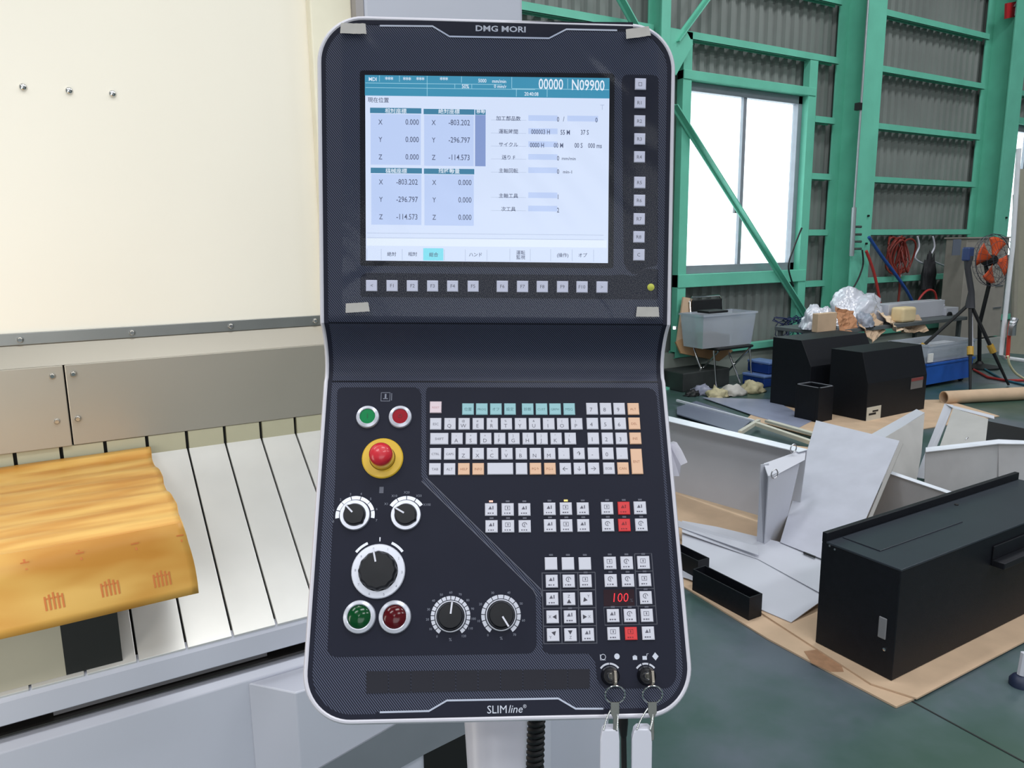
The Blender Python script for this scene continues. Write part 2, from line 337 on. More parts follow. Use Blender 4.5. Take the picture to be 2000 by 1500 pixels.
# wrapped package on a block
zt = onY(268, 890, 1.89).z; YF = fl(362, 1022, zt).y
xr = onY(372, 1158, YF).x; zb = onY(372, 1158, YF).z
yellow = None
def paper_mat():
    m = bpy.data.materials.new('yellow_wrapping_paper'); m.use_nodes = True; nt = m.node_tree; b = nt.nodes['Principled BSDF']
    tc = nt.nodes.new('ShaderNodeTexCoord'); n1 = nt.nodes.new('ShaderNodeTexNoise'); n1.inputs['Scale'].default_value = 5
    mp = nt.nodes.new('ShaderNodeMapping'); mp.inputs['Scale'].default_value = (1, 5, 3); nt.links.new(tc.outputs['Object'], mp.inputs[0]); nt.links.new(mp.outputs[0], n1.inputs['Vector'])
    r = nt.nodes.new('ShaderNodeValToRGB'); r.color_ramp.elements[0].position = .35; r.color_ramp.elements[0].color = lin((196, 134, 48)); r.color_ramp.elements[1].position = .65; r.color_ramp.elements[1].color = lin((222, 176, 92))
    nt.links.new(n1.outputs['Fac'], r.inputs['Fac']); nt.links.new(r.outputs[0], b.inputs['Base Color']); b.inputs['Roughness'].default_value = .42
    b.inputs['Coat Weight'].default_value = .25; b.inputs['Coat Roughness'].default_value = .3
    bp = nt.nodes.new('ShaderNodeBump'); bp.inputs['Strength'].default_value = .25; bp.inputs['Distance'].default_value = .01; nt.links.new(n1.outputs['Fac'], bp.inputs['Height']); nt.links.new(bp.outputs[0], b.inputs['Normal'])
    return m
pk = thing('wrapped_package', (-.15, 1.7, zb), 'flat package wrapped in creased orange yellow paper on the sloping steel table', 'package')
back = fl(268, 892, zt)
nx, nv = 60, 44
x0 = -.55; prof = []
g = MB(); vs = []; fs = []
def pkg(u, v):   # v along profile: front bottom hem -> front top edge -> back
    x = x0 + (xr - x0) * u
    L1 = zt - zb; L2 = back.y - YF + .02; d = v * (L1 + L2)
    r = .012
    if d < L1: y = YF; z = zb + d
    else: y = YF + (d - L1); z = zt
    cr = .0022 * noise.noise(V((x * 5, y * 16, z * 20))) + .0018 * math.sin(y * 90 + x * 14 + 2 * noise.noise(V((x * 3, y * 6, 1))))
    if d < L1: y -= cr * (1.2 if d < L1 * .9 else .4) + .010 * (1 - d / L1) ** 2; x += .012 * (1 - d / L1) * u
    else: z += cr * 1.0 + (.012 * math.exp(-((d - L1 - L2) / .03) ** 2))
    if L1 * .9 < d < L1 * 1.06: z -= .0035; y += .003
    x += .003 * math.sin(v * 20) * u
    return V((x, y, z))
vs = [pkg(i / nx, j / nv) for j in range(nv + 1) for i in range(nx + 1)]
fs = [(j * (nx + 1) + i, j * (nx + 1) + i + 1, (j + 1) * (nx + 1) + i + 1, (j + 1) * (nx + 1) + i) for j in range(nv) for i in range(nx)]
ym = paper_mat()
pe = MB().add(vs, fs).build('paper_wrap', ym, pk, smooth=True); so = pe.modifiers.new('th', 'SOLIDIFY'); so.thickness = .002; so.offset = 0
# side flap of paper
e = [pkg(1, j / nv) for j in range(nv + 1)]
side = MB(); mm = len(e)
side.add([p for p in e] + [V((p.x - .004, p.y, zb + .0)) for p in e], [(i, i + 1, mm + i + 1, mm + i) for i in range(mm - 1)])
so = side.build('side_flap', ym, pk, smooth=True).modifiers.new('th', 'SOLIDIFY'); so.thickness = .0015
MB().box((-.5, YF + .02, zb + .004), (xr - .014, back.y - .01, zt - .012)).build('wrapped_board', card, pk)
# printed red marks on the paper: rings of small strokes
redp = mat('print_red', (204, 118, 58), .6)
def mark(rects, cx, cz):
    mb = MB(); LL = (zt - zb) + (back.y - YF + .02)
    def at(x, z): return pkg((x - x0) / (xr - x0), (z - zb) / LL) + V((0, -.0016, 0))
    for a, b, c, d in rects: mb.add([at(cx + a, cz + b), at(cx + c, cz + b), at(cx + c, cz + d), at(cx + a, cz + d)], [(0, 1, 2, 3)])
    mb.build('printed_mark', redp, pk)
for px, py in ((95, 1172), (203, 1147), (303, 1130)):
    c = onY(px, py, YF); mark([(kx - .0013, -.014, kx + .0013, .014 - abs(kx) * .4) for kx in (-.012, -.006, 0, .006, .012)] + [(-.013, .004, .013, .006)], c.x, c.z)
for px, py in ((48, 1100), (155, 1082), (262, 1064), (350, 1048)):
    c = onY(px, py, YF); mark([(-.0014, -.010, .0014, .010), (-.006, .001, .006, .003)], c.x, c.z)
# block below
YBk = 1.506
xb = onY(122, 1260, YBk).x; xb2 = onY(234, 1240, YBk).x
bl = thing('support_block', (xb - .15, 1.6, .8), 'beige block and painted black shadow under the orange wrapped package', 'block')
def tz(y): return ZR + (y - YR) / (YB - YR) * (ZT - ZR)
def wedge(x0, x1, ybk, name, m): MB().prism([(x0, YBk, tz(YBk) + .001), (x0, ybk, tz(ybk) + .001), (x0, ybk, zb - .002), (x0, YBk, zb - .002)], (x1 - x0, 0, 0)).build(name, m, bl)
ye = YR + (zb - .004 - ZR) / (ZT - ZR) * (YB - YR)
wedge(-.5, xb, ye, 'beige_half', mat('beige_block', (176, 170, 152), .5)); wedge(xb, xb2, ye, 'shadow_half', mat('shadow_black', (30, 30, 28), .5))  # dark half: shadow and reflection under the package, modelled as solid black
# ================================================================== CONTROL PANEL
def cp(px, py, z): return V(((px - 1000) / F * z, (750 - py) / F * z, -z))
def c2w(v): return O + R @ v
rv = V((27000, -40, -F)).normalized()
A0 = cp(972, 600, F * .45 / 687)
def prof_pt(y, z):
    yy = (750 - y) / F * z; zz = -z
    x = A0.x - ((yy - A0.y) * rv.y + (zz - A0.z) * rv.z) / rv.x
    return V((x, yy, zz))
u1 = -(V((-214, -23620, -F)).normalized()); u1 = (u1 - rv * u1.dot(rv)).normalized(); n1 = rv.cross(u1)
u2 = V((-69, 4090, -F)).normalized(); u2 = (u2 - rv * u2.dot(rv)).normalized(); n2 = rv.cross(u2)
if n1.z < 0: n1 = -n1
if n2.z < 0: n2 = -n2
A1 = A0; A2 = prof_pt(745, F * .45 / 668)
def hit(px, py, A, n):
    d = cp(px, py, 1); return d * (A.dot(n) / d.dot(n))
def zrow(y, A, n):       # depth where centre plane meets row y on a plane
    # intersection of the plane with the centre plane (perp. to r) and image row
    lo = A; z = -A.z
    for _ in range(30):
        p = prof_pt(y, z); z = z + (p - A).dot(n) / n.z * 1.0 if abs(n.z) > .1 else z
    return prof_pt(y, z)
prof = [zrow(37.5, A1, n1)] + [zrow(y, A1, n1) for y in range(55, 632, 40)] + [zrow(632, A1, n1)]
for y, z in ((640, .974), (652, .982), (668, .990), (685, .9965), (700, 1.0), (715, 1.0015), (728, 1.0005), (738, .9985)):
    prof.append(prof_pt(y, z))
prof += [zrow(746, A2, n2)] + [zrow(y, A2, n2) for y in range(780, 1400, 40)] + [zrow(1410, A2, n2)]
acc = [0]
for i in range(1, len(prof)): acc.append(acc[-1] + (prof[i] - prof[i - 1]).length)
LT = acc[-1]; SF = acc[16]; 
def at_s(s):
    s = max(0, min(LT, s)); i = 0
    while i < len(acc) - 2 and acc[i + 1] < s: i += 1
    f = (s - acc[i]) / (acc[i + 1] - acc[i]); p = prof[i].lerp(prof[i + 1], f)
    def nrm(i):
        i = max(0, min(len(prof) - 2, i)); t = (prof[i] - prof[i + 1]).normalized(); m = rv.cross(t); return m if m.z > 0 else -m
    if f < .5: m = nrm(i - 1).lerp(nrm(i), .5 + f)
    else: m = nrm(i).lerp(nrm(i + 1), f - .5)
    return p, m.normalized()
def SP(t, s, h=0):
    p, m = at_s(s); return c2w(p + rv * t + m * h)
HW = .2253
svals = sorted(set([a for a in acc if .06 < a < LT - .06] + [.058, LT - .058]))
def loop(d, rad):       # closed loop of (t,s) inset by d
    r = rad - d; pts = []
    x1 = HW - d; top = d; bot = LT - d; N = 14
    def arc(cx, cy, a0, a1): return [(cx + r * math.cos(a0 + (a1 - a0) * k / N), cy - r * math.sin(a0 + (a1 - a0) * k / N)) for k in range(N + 1)]
    pts += arc(x1 - r, top + r, PI / 2, 0)
    pts += [(x1, s) for s in svals if top + r < s < bot - r]
    pts += arc(x1 - r, bot - r, 0, -PI / 2)
    for k in range(1, 10): pts.append((x1 - r - (2 * (x1 - r)) * k / 10, bot))
    pts += arc(-x1 + r, bot - r, -PI / 2, -PI)
    pts += [(-x1, s) for s in reversed(svals) if top + r < s < bot - r]
    pts += arc(-x1 + r, top + r, PI, PI / 2)
    for k in range(1, 10): pts.append((-x1 + r + (2 * (x1 - r)) * k / 10, top))
    return pts
RAD = .058
rings = [(.0062, -.003), (.006, .0005), (.004, .0016), (.002, .001), (.0004, -.0015), (0, -.005), (0, -.014), (.006, -.045), (.03, -.060)]
base = loop(0, RAD); NB = len(base)
# inset by moving along inward normal of loop so that point counts agree
def inset(d):
    out = []
    for i in range(NB):
        a = base[i - 1]; b = base[(i + 1) % NB]; tx, ty = b[0] - a[0], b[1] - a[1]; l = math.hypot(tx, ty) or 1
        nx_, ny_ = -ty / l, tx / l
        p = base[i]; q = (p[0] + nx_ * d, p[1] + ny_ * d)
        out.append(q)
    return out
vs = []; fs = []
for d, h in rings:
    L = inset(d); vs += [SP(t, s, h) for t, s in L]
for i in range(len(rings) - 1):
    for k in range(NB): fs.append((i * NB + k, i * NB + (k + 1) % NB, (i + 1) * NB + (k + 1) % NB, (i + 1) * NB + k))
ctr = SP(0, LT / 2, -.06)
cpn = thing('control_panel', SP(0, LT, -.03), 'tall dark machine control panel with white rim, lit screen and many keys', 'control panel')
casem = mat('casing_white', (208, 206, 216), .32, var=.01)
cas = MB().add(vs, fs)
# back cover: fan rows
def rows(mb, L, h, hexp):
    # rows across the panel between left and right edge at each s
    ss = sorted(set([round(s, 5) for t, s in L])); 
    return ss
def half_w(s, d, rad=RAD):
    r = rad - d; x1 = HW - d; top = d + r; bot = LT - d - r
    if s < top: dy = top - s; return x1 - r + math.sqrt(max(0, r * r - dy * dy))
    if s > bot: dy = s - bot; return x1 - r + math.sqrt(max(0, r * r - dy * dy))
    return x1
def sheet(mb, d, h, cols=8):
    r = RAD - d; ss = [d + r * (1 - math.cos(PI / 2 * k / 12)) for k in range(13)] + [s for s in svals if RAD + .001 < s < LT - RAD - .001] + [LT - d - r * (1 - math.cos(PI / 2 * k / 12)) for k in range(12, -1, -1)]
    vs = []; uv = []
    for s in ss:
        w_ = half_w(s, d)
        for k in range(cols + 1): t = -w_ + 2 * w_ * k / cols; vs.append(SP(t, s, h)); uv.append((t, s))
    fs = [(i * (cols + 1) + k, i * (cols + 1) + k + 1, (i + 1) * (cols + 1) + k + 1, (i + 1) * (cols + 1) + k) for i in range(len(ss) - 1) for k in range(cols)]
    mb.add(vs, fs); return uv
sheet(cas, .028, -.058)
co = cas.build('casing', casem, cpn, smooth=True)
# membrane with woven hatch
def hatch_mat():
    m = bpy.data.materials.new('hatched_membrane'); m.use_nodes = True; nt = m.node_tree; b = nt.nodes['Principled BSDF']
    uv = nt.nodes.new('ShaderNodeUVMap'); sp = nt.nodes.new('ShaderNodeSeparateXYZ'); nt.links.new(uv.outputs[0], sp.inputs[0])
    a = nt.nodes.new('ShaderNodeMath'); a.operation = 'MULTIPLY_ADD'; nt.links.new(sp.outputs[1], a.inputs[0]); a.inputs[1].default_value = -.82; nt.links.new(sp.outputs[0], a.inputs[2])
    k = nt.nodes.new('ShaderNodeMath'); k.operation = 'MULTIPLY'; k.inputs[1].default_value = 2 * PI / .0029; nt.links.new(a.outputs[0], k.inputs[0])
    s = nt.nodes.new('ShaderNodeMath'); s.operation = 'SINE'; nt.links.new(k.outputs[0], s.inputs[0])
    mr = nt.nodes.new('ShaderNodeMapRange'); mr.inputs[1].default_value = -.2; mr.inputs[2].default_value = .9; nt.links.new(s.outputs[0], mr.inputs[0])
    mx = nt.nodes.new('ShaderNodeMix'); mx.data_type = 'RGBA'; mx.inputs[6].default_value = lin((26, 27, 40)); mx.inputs[7].default_value = lin((84, 90, 112))
    nt.links.new(mr.outputs[0], mx.inputs[0]); nt.links.new(mx.outputs[2], b.inputs['Base Color']); b.inputs['Roughness'].default_value = .40; b.inputs['Specular IOR Level'].default_value = .18
    return m
memb = MB(); uvs = sheet(memb, .0055, .0006, 10)
hm = hatch_mat()
mo = memb.build('membrane', hm, cpn, smooth=False)
uvl = mo.data.uv_layers.new(name='UVMap')
for p in mo.data.polygons:
    p.use_smooth = True
    for li in p.loop_indices: uvl.data[li].uv = uvs[mo.data.loops[li].vertex_index]
flatm = mat('panel_navy', (30, 32, 46), .42, spec=.14, var=.03, scale=20)
blackg = mat('panel_black', (22, 23, 32), .3, spec=.15, var=.03)
# dark border ring of the membrane (between hatch and rim)
bvs = []; bfs = []
for d, h in ((.0058, .0009), (.0112, .0009)):
    bvs += [SP(t, s, h) for t, s in inset(d)]
for k in range(NB): bfs.append((k, (k + 1) % NB, NB + (k + 1) % NB, NB + k))
bo = MB().add(bvs, bfs).build('membrane_border', flatm, cpn, smooth=True)
# plane frames
def frame(px, py, up, h=0.0, ang=0.0):
    """world matrix on the upper / lower panel face at a picture point; x right, y up, z out"""
    A, n, u = (A1, n1, u1) if up else (A2, n2, u2)
    p = hit(px, py, A + n * h, n)
    x = rv; y = n.cross(x).normalized()
    M = Matrix((R @ x, R @ y, R @ n)).transposed().to_4x4(); M.translation = c2w(p)
    return M @ Matrix.Rotation(ang, 4, 'Z')
def poly_plate(pts, up, h, th, name, m, parent=cpn, rnd=0, **k):
    F0 = frame(*pts[0], up, 0); Fi = F0.inverted()
    loc = [Fi @ frame(px, py, up, 0).translation for px, py in pts]
    if rnd:
        out = []; n = len(loc)
        for i in range(n):
            a, b, c = loc[i - 1], loc[i], loc[(i + 1) % n]; r = min(rnd, (a - b).length * .45, (c - b).length * .45)
            p0 = b + (a - b).normalized() * r; p2 = b + (c - b).normalized() * r
            for q in range(5): f = q / 4; out.append(p0 * (1 - f) ** 2 + b * 2 * f * (1 - f) + p2 * f * f)
        loc = out
    mb = MB().prism([V((p.x, p.y, h)) for p in loc], (0, 0, th))
    return inst(name, mb.mesh(name, m), F0, parent, **k)
def line(pts, up, wpx, h, name, m, parent=cpn):
    mb = MB(); F0 = frame(*pts[0], up, 0); Fi = F0.inverted(); P = [Fi @ frame(px, py, up, 0).translation for px, py in pts]
    wd = wpx * .00063
    nrm = []
    for i in range(len(P)):
        a = P[max(0, i - 1)]; b = P[min(len(P) - 1, i + 1)]; d = (b - a).normalized(); nrm.append(V((-d.y, d.x, 0)) * wd / 2)
    vs = [p + q + V((0, 0, h)) for p, q in zip(P, nrm)] + [p - q + V((0, 0, h)) for p, q in zip(P, nrm)]; n = len(P)
    mb.add(vs, [(i, i + 1, n + i + 1, n + i) for i in range(n - 1)])
    return inst(name, mb.mesh(name, m), F0, parent)
linem = mat('print_silver', (178, 184, 202), .4)
greyl = mat('print_grey', (88, 90, 104), .5)
ink = mat('legend_ink', (92, 90, 104), .6)
inkd = mat('legend_ink_dark', (60, 58, 70), .6)
whitl = mat('print_white', (200, 204, 218), .5)
T0 = .0006
# top and bottom name fields
poly_plate([(720, 48), (846, 51), (878, 72), (1072, 75), (1104, 57), (1236, 58), (1236, 44), (720, 40)], True, T0, .0006, 'name_field', flatm)
line([(742, 51), (845, 52), (878, 72), (1072, 75.5), (1106, 58), (1205, 60)], True, 3.2, .0013, 'name_field_line', linem)
inst('maker_name', text_mesh('DMG MORI', .0098, mat('logo_silver', (176, 180, 196), .35), 1.30, 0, bold=.00022), frame(978, 57, True, .0014), cpn)
poly_plate([(735, 1402), (735, 1391), (838, 1388.5), (873, 1368), (1090, 1364), (1124, 1384), (1180, 1384), (1180, 1395)], False, T0, .0006, 'name_field', flatm)
line([(742, 1391), (838, 1388.5), (873, 1368), (1090, 1364), (1124, 1384), (1178, 1384)], False, 3.2, .0013, 'name_field_line', linem)
inst('series_name', text_mesh('SLIM', .0118, whitl, 1.0), frame(971, 1386.5, False, .0014), cpn); inst('series_name', text_mesh('line', .0118, whitl, 1.0, shear=.25), frame(1006, 1385.5, False, .0014), cpn); inst('series_name', text_mesh('\u00ae', .0055, whitl), frame(1025, 1380, False, .0014), cpn)
# upper dark fields
poly_plate([(703, 138), (1200, 144), (1198, 524), (704, 519)], True, T0, .0005, 'screen_border', blackg, rnd=.004)
poly_plate([(1214, 146), (1286, 147), (1284, 520), (1262, 522), (1240, 540), (1218, 520)], True, T0, .0004, 'key_field', flatm, rnd=.009)
poly_plate([(704, 540), (714, 533), (1190, 538), (1215, 536), (1238, 540), (1262, 524), (1285, 526), (1285, 585), (704, 580)], True, T0, .0005, 'key_field', flatm, rnd=.004)
# fold grooves
for a in (632, 744):
    q = zrow(a, A1 if a == 632 else A2, n1 if a == 632 else n2)
    i = min(range(len(acc)), key=lambda i: abs(prof[i].y - q.y)); s = acc[i]
    MB().add([SP(-HW + .0112, s - .0010, .0010), SP(HW - .0112, s - .0010, .0010), SP(HW - .0112, s + .0010, .0010), SP(-HW + .0112, s + .0010, .0010)], [(0, 1, 2, 3)]).build('fold_groove', blackg, cpn)
# lower dark fields
poly_plate([(659, 757), (815, 757), (823, 768), (823, 938), (1040, 1152), (1046, 1162), (1048, 1262), (1038, 1276), (652, 1283), (640, 1274), (646, 1100), (655, 940), (658, 840)], False, T0, .0005, 'key_field', flatm, rnd=.008)
poly_plate([(834, 757), (1270, 758), (1282, 770), (1293, 900), (1307, 1080), (1319, 1260), (1321, 1325), (1308, 1344), (1180, 1345), (1166, 1330), (1163, 1292), (1152, 1276), (1072, 1277), (1060, 1270), (1056, 1150), (833, 933), (832, 768)], False, T0, .0005, 'key_field', flatm, rnd=.008)
line([(823.5, 940), (1041, 1152), (1048, 1165)], False, 1.6, .0013, 'field_outline', greyl)
line([(833, 934), (1056, 1151), (1058, 1165)], False, 1.6, .0013, 'field_outline', greyl)
for k in range(10):
    x0, x1 = 716 + 43.7 * k, 716 + 43.7 * (k + 1) - 1.5
    yt = 1311 - .42 * k; yb_ = 1354 - 1.0 * k
    poly_plate([(x0, yt), (x1, yt - .4), (x1, yb_ - .8), (x0, yb_)], False, T0, .0009, 'blank_strip', mat('blank_strip', (40, 40, 48), .5, spec=.15))
# ---- screen
def emis(name, col, st=1.0):
    m = bpy.data.materials.new(name); m.use_nodes = True; nt = m.node_tree; b = nt.nodes['Principled BSDF']
    b.inputs['Base Color'].default_value = (.01, .01, .01, 1); b.inputs['Roughness'].default_value = .35
    b.inputs['Emission Color'].default_value = lin(col); b.inputs['Emission Strength'].default_value = st; MT[name] = m; return m
scr_bg = emis('screen_pale', (216, 228, 250), 1.02); scr_teal = emis('screen_teal', (42, 142, 176)); scr_dk = emis('screen_heading', (46, 124, 158))
scr_panel = emis('screen_block', (192, 210, 246)); scr_bar = emis('screen_bar', (130, 152, 204)); scr_cy = emis('screen_cyan', (128, 226, 240))
scr_wh = emis('screen_white', (232, 242, 252)); scr_tx = emis('screen_text', (74, 84, 116), .9); scr_ln = emis('screen_line', (160, 214, 232)); scr_lg = emis('screen_rule', (176, 190, 216))
scr = poly_plate([(713.5, 147.5), (1190, 153.5), (1187, 514), (715, 509)], True, .0012, .0004, 'screen', scr_bg)
def sq(name, x0, y0, x1, y1, m, h=.0018, th=.0001):    # rectangle on the screen, follows its edges
    def w(x, y):
        u = (x - 713) / 477; return (x + (y - 150) * (.004 - .012 * u) * .6, y + (x - 713) * (.0125 - .004 * (y - 150) / 360) - 0)
    return poly_plate([w(x0, y0), w(x1, y0), w(x1, y1), w(x0, y1)], True, h, th, name, m, scr)
sq('header_bar', 713, 147.5, 1190, 187.5, scr_teal)
for y in (163, 172): sq('header_rule', 714, y - .5, 1045 if y == 172 else 980, y + .4, scr_ln, .0019)
sq('header_rule', 1000, 170, 1189, 171, scr_ln, .0019)
for x, y0, y1 in ((741, 148, 160), (780, 148, 160), (834, 148, 187), (901, 148, 160), (888, 163, 171), (921, 163, 171), (999, 148, 170), (1008, 170, 186), (1068, 170, 186), (1108, 150, 169)):
    sq('header_rule', x, y0, x + .9, y1, scr_ln, .0019)
def st(s, px, py, size, m=scr_tx, w=1., bold=.00006):
    inst('screen_text', text_mesh(s, size, m, w, bold=bold), frame(px, py, True, .0021), scr)
st('00000', 1076, 165.5, .0185, scr_wh, .68, .0002); st('N09900', 1148.5, 167.5, .0185, scr_wh, .70, .0002)
st('MDI', 728, 155, .0065, scr_wh, .9); st('***', 760, 156, .009, scr_wh, .9); st('***', 795, 156.5, .009, scr_wh, .9); st('***', 821, 156.5, .009, scr_wh, .9); st('***', 867, 156.5, .009, scr_wh, .9)
st('5000', 942, 158, .0065, scr_wh, .8); st('mm/min', 975, 159, .006, scr_wh, .9); st('50%', 909, 169, .0068, scr_wh, .8); st('0 mm/r', 977, 169, .0058, scr_wh, .9); st('20:40:08', 1038, 184, .0065, scr_wh, .8)
st('\u73fe\u5728\u4f4d\u7f6e', 739, 196, .0066, scr_tx, 1.)
sq('title_rule', 1172, 200, 1180, 201, scr_lg); sq('title_rule', 1175.5, 200, 1176.5, 210, scr_lg)
for (x0, x1, y0, tt) in ((723, 823, 211, '\u76f8\u5bfe\u5ea7\u6a19'), (827.5, 926.5, 212, '\u7d76\u5bfe\u5ea7\u6a19'), (724, 824, 328, '\u6a5f\u68b0\u5ea7\u6a19'), (828, 926.5, 328.5, '\u6b8b\u79fb\u52d5\u91cf')):
    sq('heading_bar', x0, y0, x1, y0 + 10.5, scr_dk)
    st(tt, (x0 + x1) / 2, y0 + 6.3, .0064, scr_wh, 1.05)
    sq('value_block', x0 + 1, y0 + 12, x1 - 1, y0 + 111, scr_panel, .0017)
sq('heading_bar', 928, 212.5, 948.5, 222.5, scr_dk); st('\u79fb\u52d5', 939, 218.5, .0055, scr_wh); sq('side_bar', 928, 223, 948.5, 323, scr_bar)
for col in ((743, 805, [('X', '0.000'), ('Y', '0.000'), ('Z', '0.000')], 239), (847, 897, [('X', '-803.202'), ('Y', '-296.797'), ('Z', '-114.573')], 240),
            (744, 795, [('X', '-803.202'), ('Y', '-296.797'), ('Z', '-114.573')], 356), (848, 908, [('X', '0.000'), ('Y', '0.000'), ('Z', '0.000')], 357)):
    for k, (a, b) in enumerate(col[2]):
        st(a, col[0], col[3] + 34 * k, .0088, scr_tx, .8); st(b, col[1], col[3] + 34 * k, .0098, scr_tx, .78)
lab = [(232, '\u52a0\u5de5\u90e8\u54c1\u6570'), (257.5, '\u904b\u8ee2\u6642\u9593'), (283, '\u30b5\u30a4\u30af\u30eb'), (308, '\u9001\u308a F'), (334, '\u4e3b\u8ef8\u56de\u8ee2'), (383, '\u4e3b\u8ef8\u5de5\u5177'), (409, '\u6b21\u5de5\u5177')]
for y, s in lab:
    sq('label_rule', 959, y + 3.5 - 3.5, 1028, y + 3.5 - 2.9, scr_lg, .0018)
    st(s, 993, y, .0062, scr_tx, 1.0)
    sq('value_field', 1032, y - 10, 1089, y + 1, scr_panel, .0017)
sq('value_field', 1108, 222, 1168, 233, scr_panel, .0017)
for s, x, y in (('0', 1090, 233.5), ('/', 1101, 233), ('0', 1165, 235), ('000003 H', 1056, 258), ('55 M', 1104, 259), ('37 S', 1142, 259), ('0000 H', 1049, 284), ('00 M', 1091, 284.5), ('00 S', 1130, 284.5), ('000 ms', 1162, 285), ('0', 1090, 309.5), ('0', 1090, 335.5), ('1', 1090, 385), ('2', 1090, 411)):
    st(s, x, y, .0084, scr_tx, .72, .0001)
st('mm/min', 1111, 310, .0055, scr_tx); st('min-1', 1109, 336, .0055, scr_tx)
for y in (455, 464): sq('rule_line', 717, y, 1180, y + .8, scr_lg)
sq('input_strip', 716, 465.5, 1186, 480, scr_wh, .0017)
for k, x in enumerate((716, 744, 785, 826.5, 867.5, 908.5, 951)): sq('softkey_rule', x, 486, x + .8, 508, scr_lg)
for x in (996, 1036, 1076, 1118, 1160): sq('softkey_rule', x, 484, x + .8, 507, scr_lg)
sq('softkey_highlight', 826.5, 484, 866, 508, scr_cy, .0018)
for s, x, y in (('\u7d76\u5bfe', 765, 497), ('\u76f8\u5bfe', 806, 497), ('\u7dcf\u5408', 847, 498), ('\u30cf\u30f3\u30c9', 929, 498), ('\u904b\u8ee2', 1017, 494), ('\u76e3\u8996', 1017, 503), ('(\u64cd\u4f5c)', 1099, 499), ('\u30aa\u30d7', 1138, 499)):
    st(s, x, y, .0058, scr_tx)
# ---- keys
def key_mesh(w_, h_, m, name):
    z = .0024; c = .0008; mb = MB()
    x, y = w_ / 2, h_ / 2
    o = [(-x, -y), (x, -y), (x, y), (-x, y)]
    vs = [(a, b, 0) for a, b in o] + [(a, b, z - .0007) for a, b in o] + [(a * (1 - c / x), b * (1 - c / y), z) for a, b in o]
    fs = [(8, 9, 10, 11)] + [(i + j, (i + 1) % 4 + j, (i + 1) % 4 + 4 + j, i + 4 + j) for j in (0, 4) for i in range(4)] + [(3, 2, 1, 0)]
    return mb.add(vs, fs).mesh(name, m)
kw = mat('key_white', (206, 206, 218), .42, var=.01); kt = mat('key_teal', (150, 196, 204), .42, var=.01); ko = mat('key_peach', (226, 184, 154), .42, var=.01)
kp = mat('key_pink', (226, 206, 214), .42, var=.01); kr = mat('key_red', (214, 52, 56), .4, var=.02); kg = mat('key_greyed', (222, 220, 236), .45, var=.01)
KM = {}
def key(px, py, up, m=kw, leg='', wpx=22.3, hpx=22.3, leg2=None, size=.0062, lx=0, ly=0, ic=ink, lw=1.0):
    A, n = (A1, n1) if up else (A2, n2)
    sc = -hit(px, py, A, n).z / F
    hf = 1.0 / abs((cp(px, py, 1).normalized()).dot(n)) if not up else 1.0
    w_ = round(wpx * sc, 5); h_ = round(hpx * sc * hf, 5)
    w_ = round(w_ * 2000) / 2000; h_ = round(h_ * 2000) / 2000
    k = (w_, h_, m.name)
    if k not in KM: KM[k] = key_mesh(w_, h_, m, 'key')
    o = inst('key', KM[k], frame(px, py, up, .0010), cpn)
    if leg: inst('key_legend', text_mesh(leg, size, ic, lw), frame(px, py, up, .0010 + .00245) @ Matrix.Translation((lx, ly, 0)), o)
    if leg2: inst('key_legend', text_mesh(leg2, .0042, ic), frame(px, py, up, .0010 + .00245) @ Matrix.Translation((-.001, .0042, 0)), o)
    return o
for s, y, x in zip(['\u25a1', 'R1', 'R2', 'R3', 'R4', 'R5', 'R6', 'R7', 'R8', 'C'], (165, 201, 237, 272, 307, 357, 392, 428, 463, 498), (1250.5, 1249.5, 1249, 1249, 1248.5, 1249, 1248.5, 1248, 1247.5, 1247.5)):
    key(x, y, True, kg, s, 21.8, 21.8)
for k, (s, x) in enumerate(zip(['<', 'F1', 'F2', 'F3', 'F4', 'F5', 'F6', 'F7', 'F8', 'F9', 'F10', '>'], (726, 766, 805.5, 845, 884, 924, 981, 1020.5, 1059, 1098.5, 1136.5, 1175.5))):
    key(x, 558 + (x - 726) * .0065, True, kg, s, 21.8, 21.8)
inst('status_lamp', MB().lathe([(.0046, 0), (.0046, .001), (.003, .0022), (0, .0026)], 20).mesh('status_lamp', mat('lamp_yellow', (206, 206, 62), .4), True), frame(1271, 561, True, .001), cpn, label='small round yellow lamp')
# keyboard
key(851, 796, False, kp, 'RESET', size=.0036, ic=mat('ink_pink', (196, 140, 150), .6))
cj = ['\u4f4d\u7f6e', 'PROG', '\u30aa\u30d5', '\u8a2d\u5b9a', '\u8a3a\u65ad', 'CUST', 'GRPH', 'MSG']
for s, x in zip(cj, (914, 941, 968.5, 996, 1030.5, 1057.5, 1084, 1111.5)): key(x, 799.7, False, kt, s, size=.005 if len(s) < 4 else .0042, ic=mat('ink_teal', (72, 116, 126), .6))
row = [('ESC', None)] + list(zip('QWERTYUIOP', '!@#$%^&*()'))
for (a, b), x in zip(row, (851, 879, 906.5, 934, 961.5, 989, 1016.7, 1044, 1071.5, 1099, 1126)): key(x, 828.5, False, kw, a, leg2=b, size=.0070 if len(a) == 1 else .0045, lx=-.001 if len(a) == 1 else 0, ly=-.0024 if len(a) == 1 else 0)
key(858, 857.5, False, kw, 'SHIFT', 35.5, size=.0045)
for (a, b), x in zip(zip('ASDFGHJKL', '-+=[]{}"?'), (892.6, 920.6, 948.7, 976, 1003.7, 1031.5, 1058.5, 1086, 1113.7)): key(x, 857.2, False, kw, a, leg2=b, size=.0070, lx=-.001, ly=-.0024)
key(850.5, 887, False, kw, 'CTRL', size=.0042); key(878.5, 887, False, kw, 'CAPS', size=.0042)
